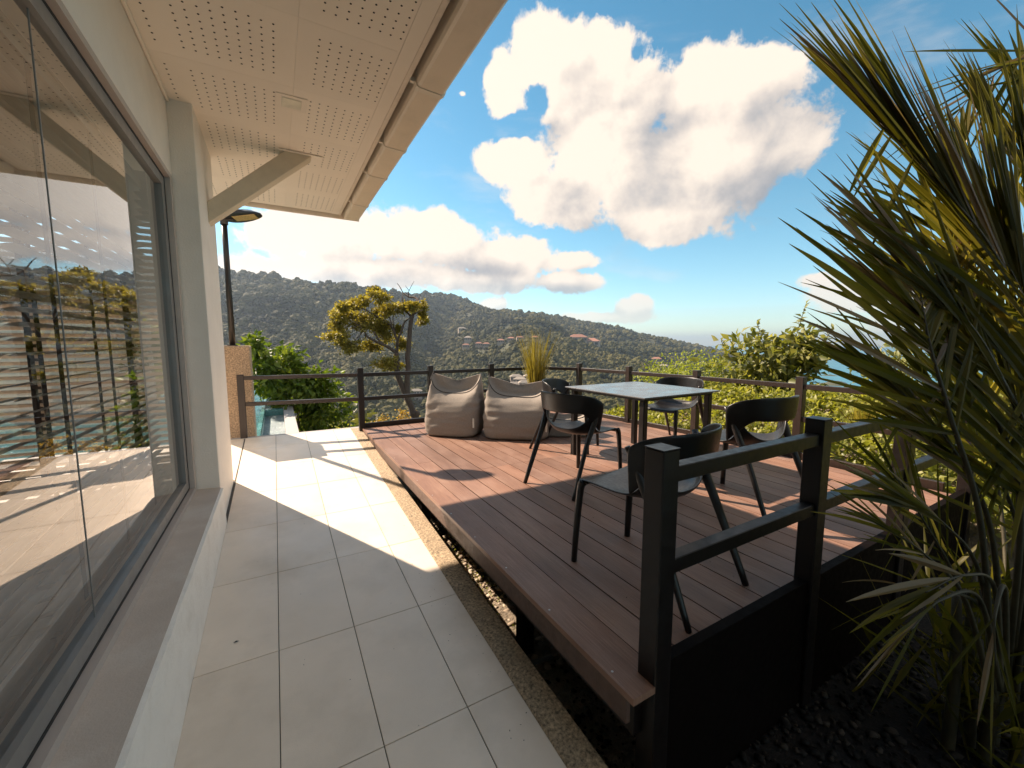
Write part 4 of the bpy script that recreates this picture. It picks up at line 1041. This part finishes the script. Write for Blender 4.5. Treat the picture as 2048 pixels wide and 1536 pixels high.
def palm():
    base = Vector((2.62, .38, -.22))
    t = thing('palm', 'clump of arching feathery palm fronds in front of the deck on the right', 'palm', base)
    def leaflet(p, d, up, L, W, droop, n=7):
        d = d.normalized(); s = d.cross(up)
        if s.length < .05: s = d.cross(Vector((1, 0, 0)))
        s.normalize(); u = s.cross(d)
        vs = []; q = Vector((0, 0, 0)); dd = d.copy()
        for k in range(n):
            f = k/(n-1); w = W*.5*(math.sin(math.pi*min(1, f*.93+.07))**.75)*(1-.25*f) if k < n-1 else .0006
            if k: dd = (dd+Vector((0, 0, -1))*droop/(n-1)*1.2*f).normalized(); q = q+dd*(L/(n-1))
            for sg in (-1, 0, 1): vs.append(q+s*(w*sg)+u*(w*.42*abs(sg)))
        fs = [(k*3+j, k*3+j+1, k*3+j+4, k*3+j+3) for k in range(n-1) for j in range(2)]
        return vs, fs
    for fi, (pts, ra, rb, n, L, a0, a1, W) in enumerate(FRONDS):
        sp = crspline([Vector(p)-base for p in pts], 40)
        full = len(sp); rr = [max(.0028, .0115*(1-i/full)) for i in range(full)]
        fo = MB().tube(sp, rr, 6, .8).obj('frond', M['cane'], t, smooth=True)
        ra = Vector(ra); rb = Vector(rb); stuff = fi in (1, 7, 16, 17, 18, 19, 20, 21)
        arr = MB()
        start = .36 if n > 6 else .55
        n = int(n*1.4)
        for k in range(n):
            f = start+(1-start)*(k+.5)/n if n > 6 else .60+.40*(k+1)/n
            i = min(full-2, int(f*(full-1))); p = sp[i]; tg = (sp[i+1]-sp[max(0, i-1)]).normalized()
            g_ = (k+.5)/n
            ang = a0+(a1-a0)*g_
            ll = L*(.72+.55*math.sin(math.pi*min(1, .18+g_*.78)))*(1 if g_ < .85 else .8)
            for rk in (ra, rb):
                if n <= 4 and rk is rb and k % 2: continue
                sd = (rk-tg*rk.dot(tg)).normalized()
                an = R(ang+rng.normal()*4.5); d = tg*math.cos(an)+sd*math.sin(an)
                d = (d+Vector(rng.normal(size=3)*.035)).normalized()
                upv = tg.cross(sd)+Vector(rng.normal(size=3)*.25)
                l_ = ll*rng.uniform(.85, 1.12)
                if rng.random() < .06: d = (d*.4+Vector((-.2, 0, -1))).normalized(); l_ *= .6
                vs, fs = leaflet(p, d, upv, l_, W*.66*rng.uniform(.7, 1.2), rng.uniform(.05, .38))
                if stuff: arr.add([v+p for v in vs], fs)
                else:
                    o = MB().add(vs, fs).obj('leaflet', M['palmdry'] if rng.random() < .22 else M['palmleaf'], fo); o.location = p
        if stuff: arr.obj('leaflets', M['palmleaf2'], fo)['kind'] = 'stuff'
    for k in range(9):
        a = k*2.4; r = .05+.14*rng.random(); x = r*math.cos(a); y = r*math.sin(a)*.8; h_ = .35+.5*rng.random()
        MB().tube(crspline([(x, y, -.05), (x*1.05, y, h_*.5), (x*1.25, y*1.2, h_)], 8), [.026-.010*i/7 for i in range(8)], 8).obj('cane', M['cane'], t, smooth=True)
    # short inner shoots and blades that fill the heart of the clump
    V = []
    n = 260; pos = np.stack([rng.normal(0, .16, n)+.04, rng.normal(0, .14, n), rng.uniform(.0, .75, n)], -1)
    d = np.stack([rng.normal(0, .5, n)-.12, rng.normal(0, .5, n), rng.uniform(.25, 1.3, n)], -1)
    v, f = leaf_arrays(pos, d, rdirs(n), rng.uniform(.25, .55, n), rng.uniform(.012, .03, n))
    np_mesh('inner_shoots', v, f, M['palmleaf2'], t)['kind'] = 'stuff'
M['palmleaf'] = LEAF['palm']; M['palmdry'] = leafmat('dry_palm_leaflet', [(.07, .045, .025), (.17, .11, .065), (.34, .24, .16)], .4, .4, 1.3, by_object=True)
M['palmleaf2'] = leafmat('palm_leaf_mass', [(.030, .030, .006), (.065, .060, .011), (.15, .115, .03)], .55, .42, 2.2, spec=.15)
palm()

def tuft(name, label, cat, loc, n, hmin, hmax, spread, m, pot=None):
    t = thing(name, label, cat, loc)
    if pot: MB().cyl((0, 0, 0), pot[0]*.8, pot[1], 20, pot[0]).obj('pot', M['pot'], t, smooth=False)
    mb = MB(); z0 = pot[1]-.01 if pot else 0
    for _ in range(n):
        a = rng.random()*6.28; r = .10*rng.random()**.6; h_ = rng.uniform(hmin, hmax); o = spread*rng.random()**1.5*h_
        p = [(r*math.cos(a), r*math.sin(a), z0), (r*math.cos(a)+o*.35*math.cos(a), r*math.sin(a)+o*.35*math.sin(a), z0+h_*.55), (r*math.cos(a)+o*math.cos(a), r*math.sin(a)+o*math.sin(a), z0+h_)]
        w = rng.uniform(.004, .0085); b = rng.random()*3.14; s = Vector((math.cos(b), math.sin(b), 0))*w
        q = crspline(p, 5); vs = []
        for i, c in enumerate(q): k = 1-i/4*.9; vs += [c-s*k, c+s*k]
        mb.add(vs, [(2*i, 2*i+1, 2*i+3, 2*i+2) for i in range(4)])
    mb.obj('blades', m, t)['kind'] = 'stuff'; return t
tuft('potted_grass', 'tall upright ornamental grass behind the bean bags at the deck corner', 'plant', (3.62, 5.55, ZD), 300, .6, 1.12, .42, LEAF['grass'], (.17, .34))
tuft('grass_clump', 'yellow dry grass clump in the hedge behind the right railing', 'grass clump', (5.65, 1.95, .55), 240, .25, .5, .7, LEAF['grass'])

# yellow tree beyond the railing
def yellow_tree():
    t = thing('leaning_tree', 'leaning yellow-leaved tree with two trunks beyond the far railing', 'tree', (2.75, 14.2, -5.5))
    O = Vector((2.75, 14.2, -5.5))
    for i, (pts, r0, r1) in enumerate(YT_BR):
        P = [Vector(p)-O for p in pts]
        if i == 0: P = [Vector((.35, 0, 0)), Vector((.25, 0, 1.9))]+P
        q = crspline(P, 8*len(P)); q = [p+Vector((noise.noise(p*3)*.02, 0, noise.noise(p*4)*.02)) if j else p for j, p in enumerate(q)]
        n = len(q); MB().tube(q, [r0+(r1-r0)*k/(n-1) for k in range(n)], 9 if r0 > .03 else 5).obj('trunk' if i in (0, 2) else 'branch', M['bark'], t, smooth=True)
    for c, rx, rz in YT_CL:
        c = Vector(c)-O; A = []
        rx, rz = rx*1.22, rz*1.22; n = int(560*(rx*rz)**.7/.16)+170
        A.append(blob_leaves(c, (rx, rx*.9, rz*.85), n, .09, .05, .15, .1, 13, .24))
        v, f = join_arrays(A); np_mesh('foliage', v, f, LEAF['yellow'], t)
        mb = MB()
        for _ in range(5):
            d = Vector(rdirs(1)[0])*rx*.7; mb.tube([c-d*.2, c+d*.5, c+Vector((d.x, d.y, abs(d.z)*.6))], .006, 4)
        mb.obj('twig', M['bark'], t)
yellow_tree()

def shrub(name, label, cat, loc, blobs, m, stems=6, hgt=1.0, group=None, sprigs=()):
    t = thing(name, label, cat, loc, 0, group)
    A = []
    for c, r, n, L, W, cl, cs in blobs: A.append(blob_leaves(c, r, n, L, W, .35, .35, cl, cs))
    v, f = join_arrays(A); np_mesh('foliage', v, f, LEAF[m], t)
    mb = MB()
    for k in range(stems):
        a = k*2.4; e = Vector((math.cos(a)*blobs[0][1][0]*.6, math.sin(a)*blobs[0][1][1]*.6, hgt*(.7+.3*rng.random())))
        mb.tube(crspline([(0, 0, -.6), e*.4, e], 7), [.022-.003*i for i in range(7)], 6)
    mb.obj('stems', M['bark'], t, smooth=True)
    for s, e in sprigs:
        s = Vector(s); e = Vector(e); MB().tube([s, (s+e)/2, e], .005, 5).obj('sprig', M['cane'], t)
        n = 16; k = np.linspace(.15, 1, n)[:, None]; pos = np.array(s)+(np.array(e)-np.array(s))*k
        d = rdirs(n, .5); d[:, 2] = .35; d[-3:, 2] = 1.2
        v, f = leaf_arrays(pos, d, rdirs(n, 2), .15*(1.15-.5*k[:, 0]), .07*(1.15-.5*k[:, 0])); np_mesh('sprig_leaves', v, f, LEAF[m], t)
    return t
# big-leaved shrub right of the far railing
shrub('leafy_shrub', 'tall broad-leaved shrub rising behind the side railing, one shoot sticking up', 'shrub', (7.25, 3.75, .25),
      [((0, 0, 1.0), (.62, .7, .62), 1000, .16, .085, 26, .22), ((.1, -.25, 1.25), (.38, .4, .42), 480, .16, .085, 14, .22), ((-.35, .45, .8), (.5, .5, .45), 300, .15, .08, 12, .25)], 'shrub', 7, 1.1,
      sprigs=[((.05, -.2, 1.3), (.12, -.32, 2.0)), ((-.2, .1, 1.3), (-.3, .2, 1.72)), ((.3, -.4, 1.2), (.42, -.6, 1.62)), ((-.4, .5, 1.0), (-.55, .65, 1.42))])
shrub('feathery_shrub', 'bright feathery-leaved shrub left of the broad-leaved shrub', 'shrub', (6.95, 5.15, .0),
      [((0, 0, 1.05), (.55, .75, .38), 1500, .07, .028, 30, .2), ((-.25, .6, .85), (.4, .5, .32), 800, .07, .028, 16, .2), ((.3, -.6, 1.0), (.4, .4, .35), 700, .07, .028, 16, .2)], 'tip', 6, 1.0)
shrub('sparse_shrub', 'low sparse shrub with reddish tips right of the broad-leaved shrub', 'shrub', (7.6, 2.35, .35),
      [((0, 0, .85), (.6, .55, .35), 500, .10, .045, 18, .25), ((.3, -.8, .8), (.5, .5, .3), 400, .10, .045, 14, .25)], 'shrub', 5, .9,
      sprigs=[((0, 0, .9), (.1, -.1, 1.35)), ((.3, -.7, .9), (.4, -.9, 1.25))])
shrub('drooping_bush', 'dense bush of drooping dark green leaves beside the pool channel', 'bush', (.25, 10.3, -.7),
      [((-.35, 0, 1.75), (.5, .6, .55), 800, .17, .085, 20, .2), ((.2, 0, 1.35), (.62, .6, .50), 1000, .17, .085, 22, .2), ((.65, 0, 1.0), (.5, .55, .45), 700, .16, .08, 16, .2), ((-.75, .1, 2.05), (.32, .4, .42), 350, .17, .085, 10, .2), ((.35, 0, .5), (.6, .55, .55), 800, .16, .08, 18, .2)], 'bush', 7, 1.7)
shrub('garden_bush', 'light green bush below the railing between drooping bush and leaning tree', 'bush', (1.35, 13.0, -2.6),
      [((0, 0, 1.1), (.75, .8, .6), 1500, .10, .055, 26, .2), ((-.6, -.2, .9), (.6, .6, .5), 900, .10, .055, 18, .2)], 'hedge', 5, 1.0)
shrub('orange_bush', 'orange-leaved bush at the foot of the leaning tree', 'bush', (3.35, 14.8, -2.7),
      [((-.3, 0, 1.25), (.55, .5, .38), 1200, .085, .05, 24, .2), ((.6, 0, 1.45), (.45, .5, .45), 900, .085, .05, 18, .2)], 'orange', 5, 1.2)

# trees on the slope just below: one by one
def slope_trees():
    src = [leafy_proto(20+k, 1700, LEAF['valley'], .19, .12, 30, .8) for k in range(3)]
    tr = []
    for k in range(3):
        me = MB().tube(crspline([(0, 0, -1.6), (.05, .03, -.7), (0, 0, .1)], 6), [.09, .08, .07, .06, .05, .03], 7).mesh('trunk', True); me.materials.append(M['bark']); tr.append(me)
    looks = ['round olive tree crown on the slope', 'spreading dull green tree on the slope', 'narrow upright green tree on the slope']
    where = ['below the left part of the far railing', 'behind the leaning tree', 'below the middle of the far railing', 'below the side railing']
    n = 0; placed = []
    while n < 26:
        az = rng.uniform(-4, 44); r = rng.uniform(26, 72)
        x = r*math.sin(R(az)); y = r*math.cos(R(az))
        if any((x-a)**2+(y-b)**2 < 16 for a, b in placed): continue
        placed.append((x, y)); k = n % 3; z = float(terr_xy(x, y)); s = rng.uniform(1.9, 3.1)
        top = -.075*r+1.65-rng.uniform(0, .07)*r; z = min(z+s*1.4, top-s*.8)
        w = where[0 if az < 10 else 1 if az < 17 else 2 if az < 32 else 3]
        t = thing('slope_tree', f'{looks[k]} {w}', 'tree', (x, y, z), rng.random()*6.28, f'{looks[k].split(" on")[0]}s {w}')
        sc = (s*(.8 if k == 2 else 1.1 if k == 1 else 1), s, s*(1.25 if k == 2 else .85 if k == 1 else 1)); 
        o = link_mesh('crown', src[k], None, t); o.scale = sc
        o = link_mesh('trunk', tr[k], None, t); o.scale = (s, s, s*1.6); n += 1
slope_trees()

# hedge of ground-cover along the side railing
def hedge():
    n = 60000
    x = rng.uniform(4.74, 10.5, n)**1.0; y = rng.uniform(-3.2, 6.9, n)
    x = 4.74+(x-4.74)**1.25/(5.76**.25)
    top = np.interp(x, [4.74, 5.2, 5.9, 6.8, 8.2, 10.5], [.28, .52, .78, .98, .72, -.2])
    top = top-np.clip(y-4.2, 0, 9)*.36-np.clip(1.2-y, 0, 9)*.02
    lump = vnoise(x, y, 1.6, 2, 3)*.22+vnoise(x, y, 5., 6, 2)*.08
    z = top+lump-rng.random(n)**2.2*.22
    L = rng.uniform(.045, .095, n)*(1+.12*(x-4.74)); W = L*.62
    d = rdirs(n, .15); nr = rdirs(n, 1.4)
    v, f = leaf_arrays(np.stack([x, y, z], -1), d, nr, L, W)
    tag(np_mesh('hedge_cover', v, f, LEAF['hedge']), 'bright yellow-green ground-cover hedge beside the right railing', kind='stuff')
    gx = np.linspace(4.72, 10.6, 40); gy = np.linspace(-3.3, 7, 50); A, B = np.meshgrid(gx, gy, indexing='ij')
    H = np.interp(A, [4.74, 5.2, 5.9, 6.8, 8.2, 10.5], [.28, .52, .78, .98, .72, -.2])-np.clip(B-4.2, 0, 9)*.36-.26+vnoise(A, B, 1.6, 2, 3)*.22
    H[0, :] = -.4
    V = np.stack([A, B, H], -1).reshape(-1, 3); i = np.arange(39)[:, None]; j = np.arange(49)[None]; a = i*50+j
    o = np_mesh('bank', V, np.stack([a, a+50, a+51, a+1], -1).reshape(-1, 4), M['soil'], smooth=True); tag(o, 'earth bank under the hedge', kind='structure')
hedge()
# taller growth behind the palm
shrub('tall_bush', 'tall bright bush glimpsed through the palm fronds on the right', 'bush', (6.6, -.4, .0),
      [((0, 0, 1.5), (.9, 1.0, .9), 2200, .13, .06, 34, .2), ((.3, .9, 1.1), (.8, .7, .6), 1200, .12, .06, 20, .2), ((.2, -1.3, 1.4), (.9, .9, 1.0), 1500, .13, .06, 24, .2)], 'hedge', 6, 1.6)
# poolside plants, seen through the window and in its reflections
shrub('poolside_palm', 'spiky poolside plant beyond the pillar, seen through the long window', 'plant', (-2.6, 12.6, .2),
      [((0, 0, 1.2), (.7, .7, .7), 500, .5, .05, 8, .15)], 'shrub', 4, 1.2)
shrub('poolside_bush', 'green bush at the pool edge seen through the long window', 'bush', (-4.3, 13.2, .2),
      [((0, 0, .9), (.9, .7, .8), 1500, .11, .055, 24, .2)], 'hedge', 4, .9)
# a dead leaf and crumbs on the tiles
dl = MB().add([(0, 0, 0), (.012, .006, .004), (.026, 0, .001), (.012, -.006, .003)], [(0, 3, 1), (1, 3, 2)]).obj('fallen_leaf', M['gasket'])
dl.location = (-.26, 2.33, tz(-.26, 2.33)+.002); tag(dl, 'tiny dark dead leaf lying on the pale tiles', 'leaf')

def grit():
    L = []
    n = 90; x = KL-np.abs(rng.normal(0, .12, n)); y = rng.uniform(.6, 5.8, n)
    L.append(leaf_arrays(np.stack([x, y, TA*x+TB*y+.001], -1), rdirs(n)*[1, 1, .1], np.tile([0., 0, 1], (n, 1))+rdirs(n)*.3, rng.uniform(.003, .009, n), rng.uniform(.002, .006, n)))
    n = 40; x = rng.uniform(-.35, .8, n); y = rng.uniform(.9, 5.8, n)
    L.append(leaf_arrays(np.stack([x, y, TA*x+TB*y+.001], -1), rdirs(n)*[1, 1, .1], np.tile([0., 0, 1], (n, 1))+rdirs(n)*.3, rng.uniform(.003, .008, n), rng.uniform(.002, .005, n)))
    n = 70; x = rng.uniform(1.05, 4.4, n); y = rng.uniform(1.1, 5.7, n)
    L.append(leaf_arrays(np.stack([x, y, np.full(n, ZD+.002)], -1), rdirs(n)*[1, 1, .1], np.tile([0., 0, 1], (n, 1))+rdirs(n)*.3, rng.uniform(.004, .016, n), rng.uniform(.003, .009, n)))
    v, f = join_arrays(L); tag(np_mesh('grit', v, f, M['bark']), 'scattered grit and leaf crumbs on tiles and deck', kind='stuff')
grit()

# ------------------------------------------------------------------ air
hz = MB().box((-15400, -15400, SEA_Z-2.), (15400, 15400, 215)).obj('haze', None)
hm = bpy.data.materials.new('haze_air'); hm.use_nodes = True; g = G(hm.node_tree); g.n.remove(g.n['Principled BSDF'])
pv = g.new('ShaderNodeVolumePrincipled'); pv.inputs['Density'].default_value = HAZE; pv.inputs['Color'].default_value = (.60, .76, .96, 1); pv.inputs['Anisotropy'].default_value = .55
g.link(pv.outputs[0], g.n['Material Output'].inputs['Volume']); hz.data.materials.append(hm)
tag(hz, 'thin pale haze over valley and sea', kind='stuff')
